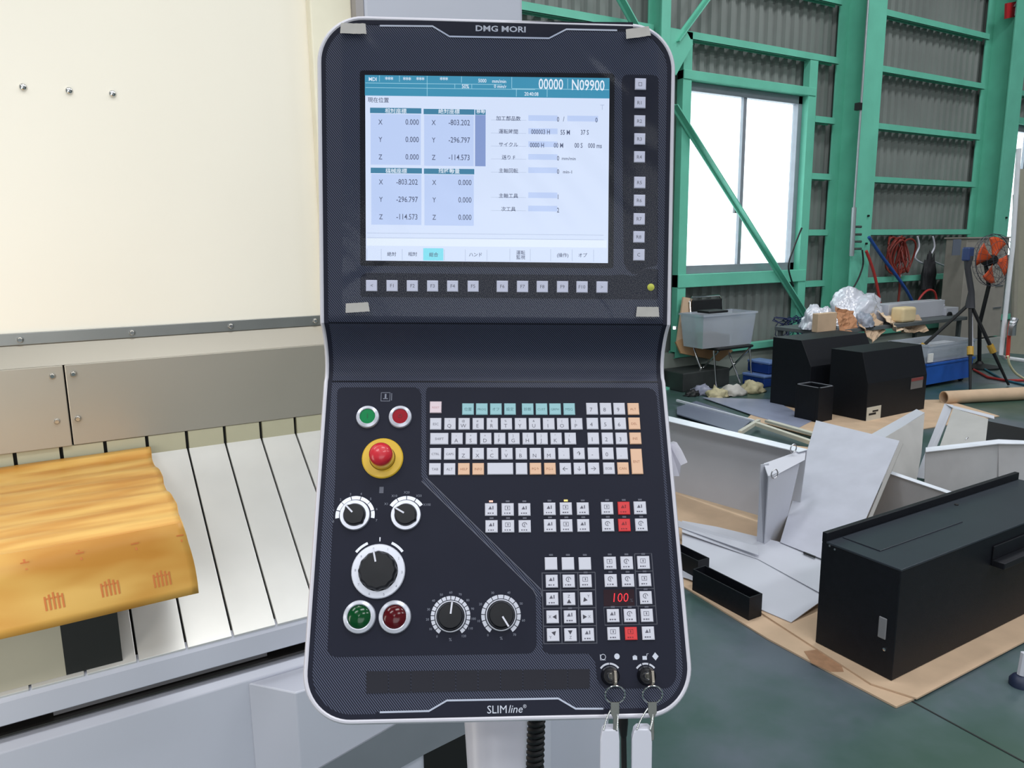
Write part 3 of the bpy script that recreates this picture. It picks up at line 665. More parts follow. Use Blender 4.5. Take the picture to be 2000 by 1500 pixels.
for (a, b), x in zip(zip('ZXCVBNM', "'~<>\\:;"), (906.5, 934, 962, 990, 1018, 1045.5, 1073.3)): key(x, 886.7, False, kw, a, leg2=b, size=.0070, lx=-.001, ly=-.0024)
key(1101.2, 886.5, False, kw, ',', leg2='.'); key(1130.5, 886.5, False, kw, '\u2191', size=.008, ic=inkd)
key(849.5, 916.7, False, kw, 'TAB', size=.0045); key(878, 916.7, False, kw, 'ALT', size=.0045)
ob = mat('ink_brown', (164, 104, 76), .6)
key(906, 916.5, False, ko, 'HELP', size=.0042, ic=ob); key(934, 916.5, False, ko, 'INFO', size=.0042, ic=ob)
key(977, 916, False, kw, '', 50); key(1018.5, 916, False, kw, '')
key(1045.7, 916, False, ko, 'PG\u2191', size=.0045, ic=ob); key(1074, 916, False, ko, 'PG\u2193', size=.0045, ic=ob)
key(1104, 916, False, kw, '\u2190', size=.009, ic=inkd); key(1131.5, 915.7, False, kw, '\u2193', size=.008); key(1159, 915.5, False, kw, '\u2192', size=.009); key(1189, 915.3, False, kw, 'EOB', size=.0045); key(1216.5, 915.3, False, ko, 'CAN', size=.0045, ic=ob)
for rw, y, xs in ((('7', '8', '9'), 799, (1156, 1182.5, 1209)), (('4', '5', '6'), 828, (1156.8, 1184, 1211)), (('1', '2', '3'), 857, (1158.5, 1186, 1213.5)), (('-', '0', '.'), 886.3, (1158.7, 1187, 1214.5))):
    for s, x in zip(rw, xs): key(x, y, False, kw, s, size=.0075, lx=-.0012, ly=-.001, ic=ink, leg2=None)
for s, x, y in (('ALT', 1236.5, 799.3), ('DEL', 1238.5, 827.8), ('INS', 1240.5, 856.8)): key(x, y, False, ko, s, size=.0045, ic=ob)
key(1243.2, 901.8, False, ko, 'ENT', 22.3, 48, size=.0048, ic=ob)
# function key blocks
def tri(o, px, py, up, ang, dx=0, dy=0, r=.0032):
    mb = MB().add([(r * math.cos(a), r * math.sin(a), 0) for a in (PI / 2, PI / 2 + 2.1, PI / 2 - 2.1)], [(0, 1, 2)])
    inst('key_legend', mb.mesh('key_legend', inkd), frame(px, py, up, .00348) @ Matrix.Translation((dx, dy, 0)) @ Matrix.Rotation(ang, 4, 'Z'), o)
def lamp(px, py, m): inst('indicator_lamp', MB().box((-.0024, -.0011, 0), (.0024, .0011, .0008)).mesh('indicator_lamp', m), frame(px, py, False, .0011), cpn)
off = mat('lamp_off', (84, 86, 100), .4); onr = emis('lamp_lit_red', (250, 196, 176), 1.1); ony = emis('lamp_lit_amber', (255, 222, 130), 1.3)
K = 23.8
def icon_key(x, y, m=kw, kind=0, K_=K):
    o = key(x, y, False, m, '', K_, K_)
    ic = ink if m is not kr else mat('ink_red', (130, 24, 34), .6); mb = MB(); random.seed(int(x * 7 + y * 13))
    def bx(a, b, c, d): mb.add([(a, b, 0), (c, b, 0), (c, d, 0), (a, d, 0)], [(0, 1, 2, 3)])
    e = .0005
    if kind >= 0:
        x0, y0, x1, y1 = -.0034, -.0004, .0030, .0048
        kk = (kind * 5 + int(x)) % 3
        if kk == 0:
            bx(x0, y0, x1, y0 + e); bx(x0, y1 - e, x1, y1); bx(x0, y0, x0 + e, y1); bx(x1 - e, y0, x1, y1); bx(-.0006, .001, .0006, .0036)
        elif kk == 1:
            mb.add([(.0032 * math.cos(a) * f, .0022 + .0030 * math.sin(a) * f, 0) for a in [2 * PI * q / 16 for q in range(16)] for f in (1, .74)], [((2 * q), (2 * q + 2) % 32, (2 * q + 3) % 32, 2 * q + 1) for q in range(13)])
            bx(-.0004, .0008, .0004, .0036)
        else:
            mb.add([(-.0034, .0004, 0), (-.0008, .0045, 0), (.0012, .0004, 0)], [(0, 1, 2)]); bx(.0018, .0004, .0030, .0046)
        for q in range(3): bx(-.0042 + q * .0028, -.0050, -.0042 + q * .0028 + random.uniform(.0012, .0022), -.0035)
    if mb.v: inst('key_legend', mb.mesh('key_legend', ic), frame(x, y, False, .00348), o)
    return o
for y, ks in ((995, ((959, 995.6), (991.5, 995.6), (1024, 995.6), (1073, 994.4), (1105, 994), (1138, 994), (1185.5, 993.2), (1218, 993), (1249.5, 992.4))),
              (1028, ((960, 1028.5), (992.2, 1028.3), (1024.7, 1028.3), (1074, 1027), (1106, 1027), (1139, 1026.7), (1187, 1026), (1219, 1026), (1252, 1025.5)))):
    for i, (x, yy) in enumerate(ks):
        icon_key(x, yy, kr if i == 7 else kw, i + (0 if y == 995 else 4))
        lamp(x, yy - 16.3, onr if (i, y) == (0, 995) else ony if (i, y) == (4, 995) else off)
bl_c = [((1076, 1101), (1109, 1101), (1142, 1101)), ((1077.5, 1135.4), (1110.5, 1135.2), (1143.5, 1135)), ((1078.3, 1170), (1111.3, 1170), (1144.8, 1169.6)), ((1079, 1205), (1113, 1204.8), (1146.4, 1204.6)), ((1080, 1240), (1114, 1240), (1148, 1239.6))]
for r, rw in enumerate(bl_c):
    for c, (x, y) in enumerate(rw):
        if r == 0: key(x, y, False, kw, '', K, K); lamp(x, y - 17, off)
        elif (r, c) in ((2, 1), (4, 1), (3, 0), (3, 2), (2, 2), (4, 0)):
            o = key(x, y, False, kw, {(2, 1): 'Z', (4, 1): 'Z', (3, 0): 'X', (3, 2): 'X', (2, 2): 'Y', (4, 0): 'Y'}[(r, c)], K, K, size=.0048, lx={(3, 0): -.003, (3, 2): .003}.get((r, c), 0 if c == 1 else (.003 if c == 2 else -.003)), ly={(2, 1): .003, (4, 1): -.003, (2, 2): .003, (4, 0): -.003}.get((r, c), 0))
            dx, dy, an = {(2, 1): (0, -.0032, 0), (4, 1): (0, .0034, PI), (3, 0): (.0032, 0, PI / 2), (3, 2): (-.0032, 0, -PI / 2), (2, 2): (-.0014, -.001, 2.4), (4, 0): (.0014, .002, -.8)}[(r, c)]
            tri(o, x, y, False, an, dx, dy)
        else: icon_key(x, y, kw, r + c)
    if r in (1, 3): lamp(rw[2 if r == 1 else 1][0], rw[1][1] - 17, off)
for i, (x, y, m) in enumerate(((1191, 1100, kw), (1223.7, 1099.8, kw), (1256.3, 1099, kw), (1192.5, 1134.2, kw), (1226, 1134, kw), (1259, 1133, kw), (1261, 1167.5, kw), (1197, 1202.6, kw), (1230, 1202.4, kw), (1263, 1202, kw), (1198, 1237.6, kw), (1232, 1237.4, kr), (1265.5, 1236.8, kw))):
    icon_key(x, y, m, i); 
    if i < 10: lamp(x - .5, y - 17, off)
gl = mat('print_frame', (70, 72, 84), .5)
for x in (1058.5, 1094, 1128, 1162): line([(x, 1118), (x + 3.5, 1257)], False, 1.7, .0012, 'grid_frame', gl)
for y in (1118.5, 1152.5, 1187.5, 1222.5, 1256.5): line([(1058.5 + (y - 1118) * .025, y + .8), (1162 + (y - 1118) * .025, y - .6)], False, 1.7, .0012, 'grid_frame', gl)
line([(1239, 1082), (1243, 1184), (1179, 1186), (1181, 1221), (1283, 1219), (1272, 1081), (1239, 1082)], False, 1.7, .0012, 'grid_frame', gl)
for a, b in (((1213, 1185), (1215, 1220)), ((1246, 1185), (1248, 1219)), ((1240, 1116), (1275, 1115.5)), ((1241.5, 1150), (1278, 1149.5)), ((1243, 1184), (1280, 1183.5))): line([a, b], False, 1.5, .0012, 'grid_frame', gl)
poly_plate([(1178, 1152), (1238, 1151), (1239, 1183), (1179, 1184)], False, T0 + .0004, .0004, 'digit_window', mat('digit_window', (44, 26, 34), .2))
inst('digit_readout', text_mesh('100', .0150, emis('digit_red', (250, 40, 56), 1.2), .95, bold=-.0001, shear=.15), frame(1210, 1168, False, .0018), cpn)
inst('percent_sign', text_mesh('%', .0055, greyl), frame(1233.5, 1173, False, .0014), cpn)
# ---- round buttons and knobs
whr = mat('bezel_silver', (206, 208, 220), .28, .25, var=.01)
def pushbtn(px, py, ro, ri, m, raised=.006, dome=0., lbl=None):
    s = -hit(px, py, A2, n2).z / F; ro *= s; ri *= s
    b = inst('push_button', MB().lathe([(ro, 0), (ro, raised * .4), (ro * .96, raised * .75), (ri * 1.08, raised), (ri, raised * .9), (ri, 0)], 40).mesh('push_button', whr, True), frame(px, py, False, .001), cpn, label=lbl)
    inst('button_cap', MB().lathe([(ri * .985, 0), (ri * .985, raised * .75), (ri * .8, raised * .8 + dome * .5), (ri * .4, raised * .8 + dome), (0, raised * .8 + dome * 1.1)], 36).mesh('button_cap', m, True), frame(px, py, False, .001), b)
    return b
gm = mat('button_green', (0, 126, 70), .45, var=.06, spec=.2); rm = mat('button_red', (150, 12, 32), .45, var=.06, spec=.2)
b = pushbtn(718.5, 815, 22.3, 15, gm, lbl='white ringed green push button'); inst('button_legend', text_mesh('I', .009, mat('ink_green', (0, 80, 50), .5)), frame(718.5, 815, False, .001) @ Matrix.Translation((0, 0, .0052)), b)
b = pushbtn(782, 815, 22.3, 15, rm, lbl='white ringed red push button'); inst('button_legend', text_mesh('O', .007, mat('ink_dred', (110, 20, 30), .5)), frame(782, 815, False, .001) @ Matrix.Translation((0, 0, .0052)), b)
pushbtn(702.5, 1205, 31.5, 22.5, mat('button_dark_green', (2, 66, 30), .16, var=.04, spec=.4), .007, .004, 'larger white ringed dark green push button')
pushbtn(771.5, 1205, 31.5, 22.5, mat('button_dark_red', (80, 6, 16), .16, var=.04, spec=.4), .007, .004, 'larger white ringed dark red push button')
sc = -hit(748, 894, A2, n2).z / F
es = inst('emergency_stop', MB().lathe([(40 * sc, 0), (40 * sc, .002), (38 * sc, .0035), (25 * sc, .004), (25 * sc, 0)], 48).mesh('emergency_stop', mat('stop_yellow', (218, 178, 48), .35, var=.02), True), frame(747.5, 895.5, False, .001), cpn, label='red mushroom emergency stop on a yellow disc')
inst('stop_collar', MB().lathe([(24 * sc, .003), (23.5 * sc, .012), (20 * sc, .013), (15 * sc, .012)], 40).mesh('stop_collar', mat('collar_yellow', (214, 172, 60), .4), True), frame(747.5, 895.5, False, .001), es)
inst('stop_cap', MB().lathe([(14 * sc, .010), (20 * sc, .014), (22.3 * sc, .018), (22 * sc, .024), (18 * sc, .029), (10 * sc, .0315), (0, .032)], 40).mesh('stop_cap', mat('stop_red', (204, 34, 50), .35, var=.02, coat=.3), True), frame(747.5, 895.5, False, .001), es)
def arc_strip(mb, r0, r1, a0, a1, gaps=(), n=60, z=0.):
    for k in range(n):
        b0 = a0 + (a1 - a0) * k / n; b1 = a0 + (a1 - a0) * (k + 1) / n; mid = math.degrees((b0 + b1) / 2)
        if any(abs(mid - g) < w_ for g, w_ in gaps): continue
        mb.add([(r0 * math.cos(b0), r0 * math.sin(b0), z), (r1 * math.cos(b0), r1 * math.sin(b0), z), (r1 * math.cos(b1), r1 * math.sin(b1), z), (r0 * math.cos(b1), r0 * math.sin(b1), z)], [(0, 1, 2, 3)])
knobm = mat('knob_black', (22, 23, 28), .38, spec=.3, var=.1, scale=60)
def D(a): return math.radians(a)
def knob_mesh(r, h, lobes=0, amp=0., tip=None, name='knob'):
    n = 72; prof_ = [(1, 0), (1, h * .55), (.95, h * .8), (.86, h), (.0, h * 1.02)]; vs = []
    for f, z in prof_:
        for k in range(n):
            a = 2 * PI * k / n; rr = r * (1 + amp * math.cos(lobes * a)) * f
            if tip is not None and f > .5:
                for sgn in (0, PI):
                    d = (a - tip - sgn + PI) % (2 * PI) - PI
                    rr += r * f * (.16 if sgn == 0 else .12) * math.exp(-(d / .20) ** 2)
            vs.append((rr * math.cos(a), rr * math.sin(a), z))
    fs = [(i * n + k, i * n + (k + 1) % n, (i + 1) * n + (k + 1) % n, (i + 1) * n + k) for i in range(len(prof_) - 1) for k in range(n)]
    return MB().add(vs, fs).mesh(name, knobm, True)
def knob(px, py, ro, ri, rk, ang, pl0, pl1, lbl, tip=True, lobes=0, amp=0., h=.012, ringm=whr, rh=.004):
    s = -hit(px, py, A2, n2).z / F
    b = inst('rotary_switch', MB().lathe([(ro * s, 0), (ro * s, rh), (ro * s * .97, rh + .001), (ri * s, rh + .001), (ri * s, 0)], 44).mesh('rotary_switch', ringm, True), frame(px, py, False, .001), cpn, label=lbl)
    inst('knob', knob_mesh(rk * s, h, lobes, amp, D(ang) if tip else None), frame(px, py, False, .001), b)
    pr = MB().box((pl0 * s, -.0010, 0), (pl1 * s, .0010, .0006)); inst('pointer', pr.mesh('pointer', whitepl), frame(px, py, False, .001) @ Matrix.Translation((0, 0, h + .0002)) @ Matrix.Rotation(D(ang), 4, 'Z'), b)
    return b, s
def scale(b, px, py, s, r0, r1, a0, a1, gaps, name='scale_arc'):
    mb = MB(); arc_strip(mb, r0 * s, r1 * s, D(a0), D(a1), gaps, 240); inst(name, mb.mesh(name, whr), frame(px, py, False, .0014), b)
def nums(b, px, py, s, r, items, size=.0042):
    for t_, a in items: inst('scale_number', text_mesh(t_, size, mat('print_dim', (130, 134, 150), .5)), frame(px, py, False, .0014) @ Matrix.Translation((r * s * math.cos(D(a)), r * s * math.sin(D(a)), 0)), b)
b, s = knob(693.5, 1006.5, 29, 22, 21.5, 134, 4, 22, 'left selector knob with white ring pointing up left'); scale(b, 693.5, 1006.5, s, 31, 38, -9, 189, [(g, 1.2) for g in (15, 43, 75, 105, 137, 165)])
nums(b, 693.5, 1006.5, s, 43, [('0', 196), ('1', 166), ('2', 134), ('3', 105), ('4', 77), ('5', 48), ('6', 16), ('7', -14)])
b, s = knob(793, 1006.5, 29, 22, 21.5, 150, 3, 22, 'right selector knob with white ring and short scale arc'); scale(b, 793, 1006.5, s, 31, 38, 33, 148, [(g, 1.2) for g in (60, 90, 120)])
nums(b, 793, 1006.5, s, 45, [('X1', 150), ('X10', 122), ('X20', 90), ('X50', 58), ('X100', 27)])
b, s = knob(739.5, 1116, 52, 38, 37, 103, 16, 40, 'large black hand dial on a wide silver ring', tip=False, lobes=12, amp=.03, h=.016)
scale(b, 739.5, 1114, s, 55, 60, 114, 142, []); scale(b, 739.5, 1114, s, 55, 60, 38, 66, []); scale(b, 739.5, 1114, s, 56, 64, 89, 91, [])
for k in range(10):
    a = D(97 - 36 * k + 8); inst('dial_mark', text_mesh(str(k), .0042, mat('dial_ink', (130, 134, 150), .5)), frame(739.5, 1116, False, .0062) @ Matrix.Translation((45 * s * math.cos(a), 45 * s * math.sin(a), 0)), b)
for (px, py, ang, gaps, lb, n_) in ((880, 1204, 83, 20, 'override dial pointing up with a ring of scale segments', 20), (978.5, 1201.5, -58, 15, 'override dial pointing down right with a ring of scale segments', 15)):
    b, s = knob(px, py, 30, 27.5, 25.5, ang, 4, 26, lb, tip=False, h=.012, rh=.002)
    st_ = (290. / gaps); scale(b, px, py, s, 31.5, 38.5, -55, 235, [(-55 + st_ * k, 1.5) for k in range(1, gaps)])
    nums(b, px, py, s, 45, [(str(10 * k), 235 - 290 * k / (n_ - 8)) for k in range(0, n_ - 7)], .0038)
    nums(b, px, py, s, 43, [('%', 270)], .005)
# small panel icons
mb = MB()
for a in ((-.006, -.006, .006, -.0054), (-.006, .0054, .006, .006), (-.006, -.006, -.0054, .006), (.0054, -.006, .006, .006), (.0075, -.005, .0082, .005), (-.003, -.003, .003, -.002), (-.001, -.003, .001, .004)):
    mb.add([(a[0], a[1], 0), (a[2], a[1], 0), (a[2], a[3], 0), (a[0], a[3], 0)], [(0, 1, 2, 3)])
inst('panel_icon', mb.mesh('panel_icon', mat('print_dim', (130, 134, 150), .5)), frame(753, 775, False, .0013), cpn)
mb = MB().add([(-.0026, -.004, 0), (.0026, -.004, 0), (.0026, .004, 0), (-.0026, .004, 0)], [(0, 1, 2, 3)]); inst('panel_icon', mb.mesh('panel_icon', greyl), frame(745, 957, False, .0013), cpn)
# key switches
ks = []
for px, gp in ((1191.5, (90,)), (1262, (72, 108))):
    s = -hit(px, 1320, A2, n2).z / F
    b = inst('key_switch', MB().lathe([(18 * s, 0), (18 * s, .003), (14 * s, .007), (12 * s, .007), (0, .006)], 32).mesh('key_switch', mat('switch_black', (16, 16, 22), .3), True), frame(px, 1320, False, .001), cpn)
    mb = MB(); arc_strip(mb, 20.5 * s, 24 * s, D(38), D(142), [(g, 2) for g in gp], 60); inst('switch_arc', mb.mesh('switch_arc', whr), frame(px, 1320, False, .0013), b)
    inst('lock_core', MB().lathe([(8.5 * s, 0), (8.5 * s, .010), (7 * s, .012), (0, .012)], 24).mesh('lock_core', chrome, True), frame(px, 1320, False, .001), b)
    ks.append((px, s))
def ic(px, py, fn): mb = MB(); fn(mb); inst('panel_icon', mb.mesh('panel_icon', whitl), frame(px, py, False, .0013), cpn)
def rect(mb, a, b, c, d): mb.add([(a, b, 0), (c, b, 0), (c, d, 0), (a, d, 0)], [(0, 1, 2, 3)])
ic(1178, 1283, lambda m: (arc_strip(m, .0026, .0032, 0, 2 * PI), rect(m, -.0036, .0028, -.003, -.0036), rect(m, -.0036, -.0036, .003, -.0032)))
ic(1205, 1282, lambda m: arc_strip(m, 0, .0032, 0, 2 * PI))
ic(1240, 1283, lambda m: (rect(m, -.0026, -.0032, .0026, .0010), arc_strip(m, .0014, .002, 0, PI)))
ic(1259, 1283, lambda m: (rect(m, -.0026, -.0032, .0026, .0010), rect(m, .0026, .001, .0032, .0036), rect(m, .0026, .0032, .005, .0036)))
ic(1280, 1282, lambda m: m.add([(0, .0045, 0), (.0038, 0, 0), (0, -.0045, 0), (-.0038, 0, 0)], [(0, 1, 2, 3)]))
# rear arm and cables below the panel
arm = thing('panel_arm', c2w(cp(965, 1500, 1.0)), 'white tapering support arm under the bottom edge of the control panel', 'support arm')
def ring_at(px, py, z, rx, ry): c = cp(px, py, z); return [c2w(c + V((rx * math.cos(a), 0, ry * math.sin(a)))) for a in [2 * PI * k / 24 for k in range(24)]]
vs = ring_at(968, 1385, 1.0, .0425, .03) + ring_at(970, 1500, .97, .0375, .028) + ring_at(972, 1650, .93, .034, .026)
MB().add(vs, [(i * 24 + k, i * 24 + (k + 1) % 24, (i + 1) * 24 + (k + 1) % 24, (i + 1) * 24 + k) for i in range(2) for k in range(24)] + [tuple(range(24)), tuple(range(48, 72))]).build('arm_cover', casem, arm, smooth=True)
pts = []
for k in range(560):
    f = k / 559; a = f * 2 * PI * 17; y = 1385 + 190 * f; c = cp(1048 - 6 * f, y, 1.03); pts.append(c2w(c + V((.0095 * math.cos(a), 0, .0095 * math.sin(a)))))
MB().tube(pts, .0034, 6).build('coiled_cable', rubber, None, 'black coiled cable hanging beside the white support arm', 'cable', smooth=True)
t = thing('handset_cable', c2w(cp(1217, 1440, .93)), 'straight black cable with a strain relief between the two white key tags', 'cable')
MB().tube([c2w(cp(1217, 1400, .93)), c2w(cp(1217, 1412, .93)), c2w(cp(1218, 1436, .93)), c2w(cp(1218, 1441, .93))], [.006, .0062, .0042, .003], 12).build('strain_relief', rubber, t, smooth=True)
MB().tube([c2w(cp(1218, 1438, .93)), c2w(cp(1219, 1500, .93)), c2w(cp(1219, 1580, .93))], .0034, 10).build('cable_run', rubber, t, smooth=True)
# small white flap sticking out at the right edge
q = [c2w(cp(1308, 868, .985)), c2w(cp(1322, 864, .98)), c2w(cp(1332, 880, .975)), c2w(cp(1343, 903, .97)), c2w(cp(1330, 909, .975)), c2w(cp(1327, 930, .98)), c2w(cp(1308, 930, .985))]
MB().prism(q, R @ V((0, 0, -.02))).build('side_latch', casem, cpn)
MB().lathe([(.003, 0), (.003, .004), (0, .004)], 10, Matrix.Translation(c2w(cp(1318, 643, .985)))).build('side_stud', chrome, cpn)
# protective film and tape
film = clear_mat('protective_film', (244, 246, 250), .013, .12, .0)
film_pts = []; nxf, nyf = 56, 50
tl, tr_, br, bl_ = (667, 57), (1286, 62), (1283, 622), (669, 616)
def filmpt(u, v):
    x = (tl[0] * (1 - u) + tr_[0] * u) * (1 - v) + (bl_[0] * (1 - u) + br[0] * u) * v; y = (tl[1] * (1 - u) + tr_[1] * u) * (1 - v) + (bl_[1] * (1 - u) + br[1] * u) * v
    x += 2.0 * noise.noise(V((u * 0 + (v * 6), 3.3, 0))) * (abs(u - .5) > .45)
    h = .0042 + .0010 * noise.noise(V((u * 3.5, v * 3.5, 0))) + .0010 * abs(noise.noise(V((u * 9 - v * 7, u * 2 + v * 2, 5)))) * 1.6
    for (cu, cv, an, am) in ((.12, .10, .9, .0022), (.84, .12, .8, .0025), (.80, .93, 1.0, .002), (.05, .88, -.5, .0018), (.96, .3, 1.5, .0014)):
        d = (u - cu) * math.sin(an) - (v - cv) * math.cos(an); e_ = (u - cu) * math.cos(an) + (v - cv) * math.sin(an)
        h += am * math.exp(-(d / .018) ** 2 - (e_ / .12) ** 2)
    return frame(x, y, True, h).translation
vs = [filmpt(i / nxf, j / nyf) for j in range(nyf + 1) for i in range(nxf + 1)]
fs = [(j * (nxf + 1) + i, j * (nxf + 1) + i + 1, (j + 1) * (nxf + 1) + i + 1, (j + 1) * (nxf + 1) + i) for j in range(nyf) for i in range(nxf)]
MB().add(vs, fs).build('protective_film', film, None, 'clear crinkled plastic film taped over the screen half of the control panel', 'plastic film', smooth=True)
tapem = mat('masking_tape', (184, 180, 176), .65, var=.05, scale=60)
for (px, py, w_, h_, a, lb) in ((690, 55.5, 49, 19.5, 0, 'upper left'), (1246, 63.5, 47, 18, 9, 'upper right'), (698, 600.5, 45, 18, 4, 'lower left'), (1265, 609, 44, 19, 0, 'lower right')):
    s = -hit(px, py, A1, n1).z / F; mb = MB(); N = 8
    tv = []; 
    for k in range(N + 1):
        x = (-.5 + k / N) * w_ * s
        for sg in (-.5, .5): tv.append((x + .0006 * math.sin(k * 2 + sg * 3) * (k in (0, N)), sg * h_ * s + .0002 * math.sin(k * 3.), .0004 * math.sin(k * 1.1)))
    mb.add(tv, [(2 * k, 2 * k + 2, 2 * k + 3, 2 * k + 1) for k in range(N)])
    o = inst('tape_strip', mb.mesh('tape_strip', tapem), frame(px, py, True, .0066, D(a)), label='grey tape strip at the %s corner of the plastic film' % lb, cat='tape', group='tape strips holding the film')
    so = o.modifiers.new('th', 'SOLIDIFY'); so.thickness = .0003
# keys on bead chains with white tags
bead = MB().lathe([(0, -.0012), (.0011, -.0004), (.0011, .0004), (0, .0012)], 6).mesh('bead', chrome, True)
def keyset(px, s, tagx, lbl, top, bot, skew):
    F0 = frame(px, 1320, False, 0); t = bpy.data.objects.new('key_and_tag', None); t.empty_display_size = .02; link(t, None, Matrix.Translation(F0.translation)); meta(t, lbl, 'key', 'keys in the panel switches')
    c = F0 @ V((0, 0, .014))
    key_ = MB(); yx = F0.to_3x3()
    def L(x, y, z): return F0 @ V((x, y, z))
    key_.prism([L(-.0011, -.003, .012), L(.0011, -.003, .012), L(.0011, .003, .012), L(-.0011, .003, .012)], (F0.to_3x3() @ V((0, 0, .012))))
    key_.prism([L(-.0016, -.008, .022), L(-.0016, .0065, .022), L(-.0016, .0085, .028), L(-.0016, .006, .036), L(-.0016, -.006, .036), L(-.0016, -.010, .030)], (F0.to_3x3() @ V((.0032, 0, 0))))
    key_.build('key_blade', mat('key_brass', (178, 168, 156), .25, .9), t, bevel=.0004)
    rc = L(0, -.0190, .026); Rr = .0112; ringp = []
    ex = R @ V((1, 0, 0)); ey = R @ V((0, 1, .25)).normalized()
    for k in range(32): a = 2 * PI * k / 32; ringp.append(rc + ex * Rr * math.cos(a) + ey * Rr * math.sin(a))
    MB().tube(ringp, .0009, 8, closed=True).build('split_ring', chrome, t, smooth=True)
    zt = -(R.transposed() @ (rc - O)).z
    bottom = rc - ey * Rr
    tl_ = c2w(cp(tagx - 13 + skew, top, zt)); tr2 = c2w(cp(tagx + 13 + skew, top, zt))
    for e_, sg in ((tl_, -1), (tr2, 1)):
        n_ = 26
        for k in range(n_ + 1):
            f = k / n_; p_ = bottom.lerp(e_, f) + ex * sg * .0018 * math.sin(PI * f); o = inst('chain_bead', bead, Matrix.Translation(p_), t)
    # spare key hanging from the ring
    sp = bottom + V((0, 0, .002)); dn = -(R @ V((0, 1, 0)))
    q = [sp - ex * .005, sp + ex * .005, sp + ex * .005 + dn * .012, sp + ex * .002 + dn * .018, sp + ex * .002 + dn * .042, sp - ex * .002 + dn * .045, sp - ex * .002 + dn * .018, sp - ex * .005 + dn * .012]
    MB().prism(q, R @ V((0, 0, .0018))).build('spare_key', mat('key_steel', (140, 140, 136), .25, .9), t, bevel=.0004)
    mb = MB(); wv = .0102; N = 6
    # hanging white tag: rounded thick slab
    o_ = []
    x0, x1 = tagx - 20, tagx + 18
    for (x, y) in ((x0 - 1, bot), (x0, top + 22), (x0 + 3 + skew * .2, top + 6), (x0 + 8 + skew * .5, top), (x1 - 8 + skew, top), (x1 - 2 + skew, top + 7), (x1 + skew * .6, top + 24), (x1, bot)): o_.append(c2w(cp(x, y, zt)))
    mb.prism(o_, R @ V((.002, 0, -.016))); mb.build('tag_plate', whitepl, t, bevel=.0018, seg=3)
keyset(1191.5, ks[0][1], 1192, 'key with white hanging tag in the left panel key switch', 1425, 1580, 0)
keyset(1262, ks[1][1], 1254, 'key with white hanging tag in the right panel key switch', 1424, 1580, 3)
# ================================================================== FLOOR OBJECTS
# cardboard sheets
def cardsheet(pts, z, th, lbl, m=card):
    n = len(pts); mb = MB().prism([(x, y, z) for x, y in pts], (0, 0, th)); return mb.build('cardboard_sheet', m, None, lbl, 'cardboard', 'cardboard sheets on the floor')
def flp(*p): return [(fl(a, b).x, fl(a, b).y) for a, b in p]
cardsheet(flp((1335, 1148), (1350, 1157), (1497, 1249), (1606, 1308), (1750, 1384), (1786, 1368)) + [(2.35, 1.42), (3.0, 1.45), (3.0, 3.1), (2.45, 3.1)], .001, .007, 'stained cardboard sheet under the left end of the long black box')
cardsheet(flp((1700, 1342), (1790, 1371), (2000, 1259), (2300, 1120)) + [(4.4, 2.0), (2.4, 2.0)], .009, .006, 'cardboard sheet under the front side of the long black box')
cardsheet([(2.62, 2.45), (3.6, 2.3), (4.9, 3.3), (4.4, 4.2), (2.9, 4.0)], .0095, .006, 'broad cardboard sheet under the white sheet metal parts')
cardsheet([(5.05, 3.55), (7.0, 3.35), (7.3, 4.0), (5.8, 4.9), (5.1, 4.5)], .002, .008, 'cardboard sheet under the two black enclosures')
MB().prism([fl(px, py, .0088) for px, py in ((1570, 1272), (1600, 1268), (1640, 1290), (1648, 1312), (1622, 1312), (1585, 1295))], (0, 0, .0002)).build('oil_stain', mat('stain_brown', (168, 128, 98), .7, var=.15, scale=30), None, 'brown oil stain on the cardboard near the long black box', 'stain')
# long black box
X0, X1, Y0, Y1, HB = 2.385, 3.78, 1.40, 1.715, .44
zb0 = .016
bb = thing('black_box', ((X0 + X1) / 2, 1.56, zb0), 'long black metal box on cardboard in the right foreground', 'box')
MB().box((X0, Y0, zb0), (X1, Y1, HB - .012)).build('box_body', blackm, bb, bevel=.003)
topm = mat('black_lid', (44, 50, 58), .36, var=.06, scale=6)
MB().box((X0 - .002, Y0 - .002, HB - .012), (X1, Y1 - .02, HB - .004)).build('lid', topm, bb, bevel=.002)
MB().box((X0, Y1 - .02, HB - .012), (X1, Y1, HB + .028)).build('rear_lip', blackm, bb, bevel=.002)
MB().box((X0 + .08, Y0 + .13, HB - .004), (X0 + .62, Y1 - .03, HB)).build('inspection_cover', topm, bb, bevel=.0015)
for x, y in ((X0 + .80, Y1 - .06), (X0 + 1.0, Y0 + .05)):
    MB().lathe([(.008, 0), (.008, .004), (0, .005)], 12, Matrix.Translation((x, y, HB - .004))).build('lid_screw', darkm, bb)
q = onX(1722, 1228, X0); MB().box((X0 - .004, q.y - .018, q.z - .035), (X0 + .002, q.y + .012, q.z + .045)).build('end_slot_plate', mat('slot_grey', (128, 128, 132), .5), bb, bevel=.006)
q = onX(1728, 1268, X0); MB().lathe([(.006, 0), (.006, .004), (0, .005)], 12, Matrix.Translation(q) @ Matrix.Rotation(-PI / 2, 4, 'Y')).build('end_screw', chrome, bb)
for px, py in ((1621, 1066), (1631, 1073)):
    q = onX(px, py, X0); MB().lathe([(.004, 0), (.004, .003), (0, .004)], 10, Matrix.Translation(q) @ Matrix.Rotation(-PI / 2, 4, 'Y')).build('end_screw', alum, bb)
q = onY(1935, 1100, Y0); MB().box((q.x, Y0 - .05, q.z - .01), (X1, Y0, q.z + .015)).box((q.x, Y0 - .008, q.z + .015), (X1, Y0, q.z + .07)).build('side_bracket', blackm, bb, bevel=.003)
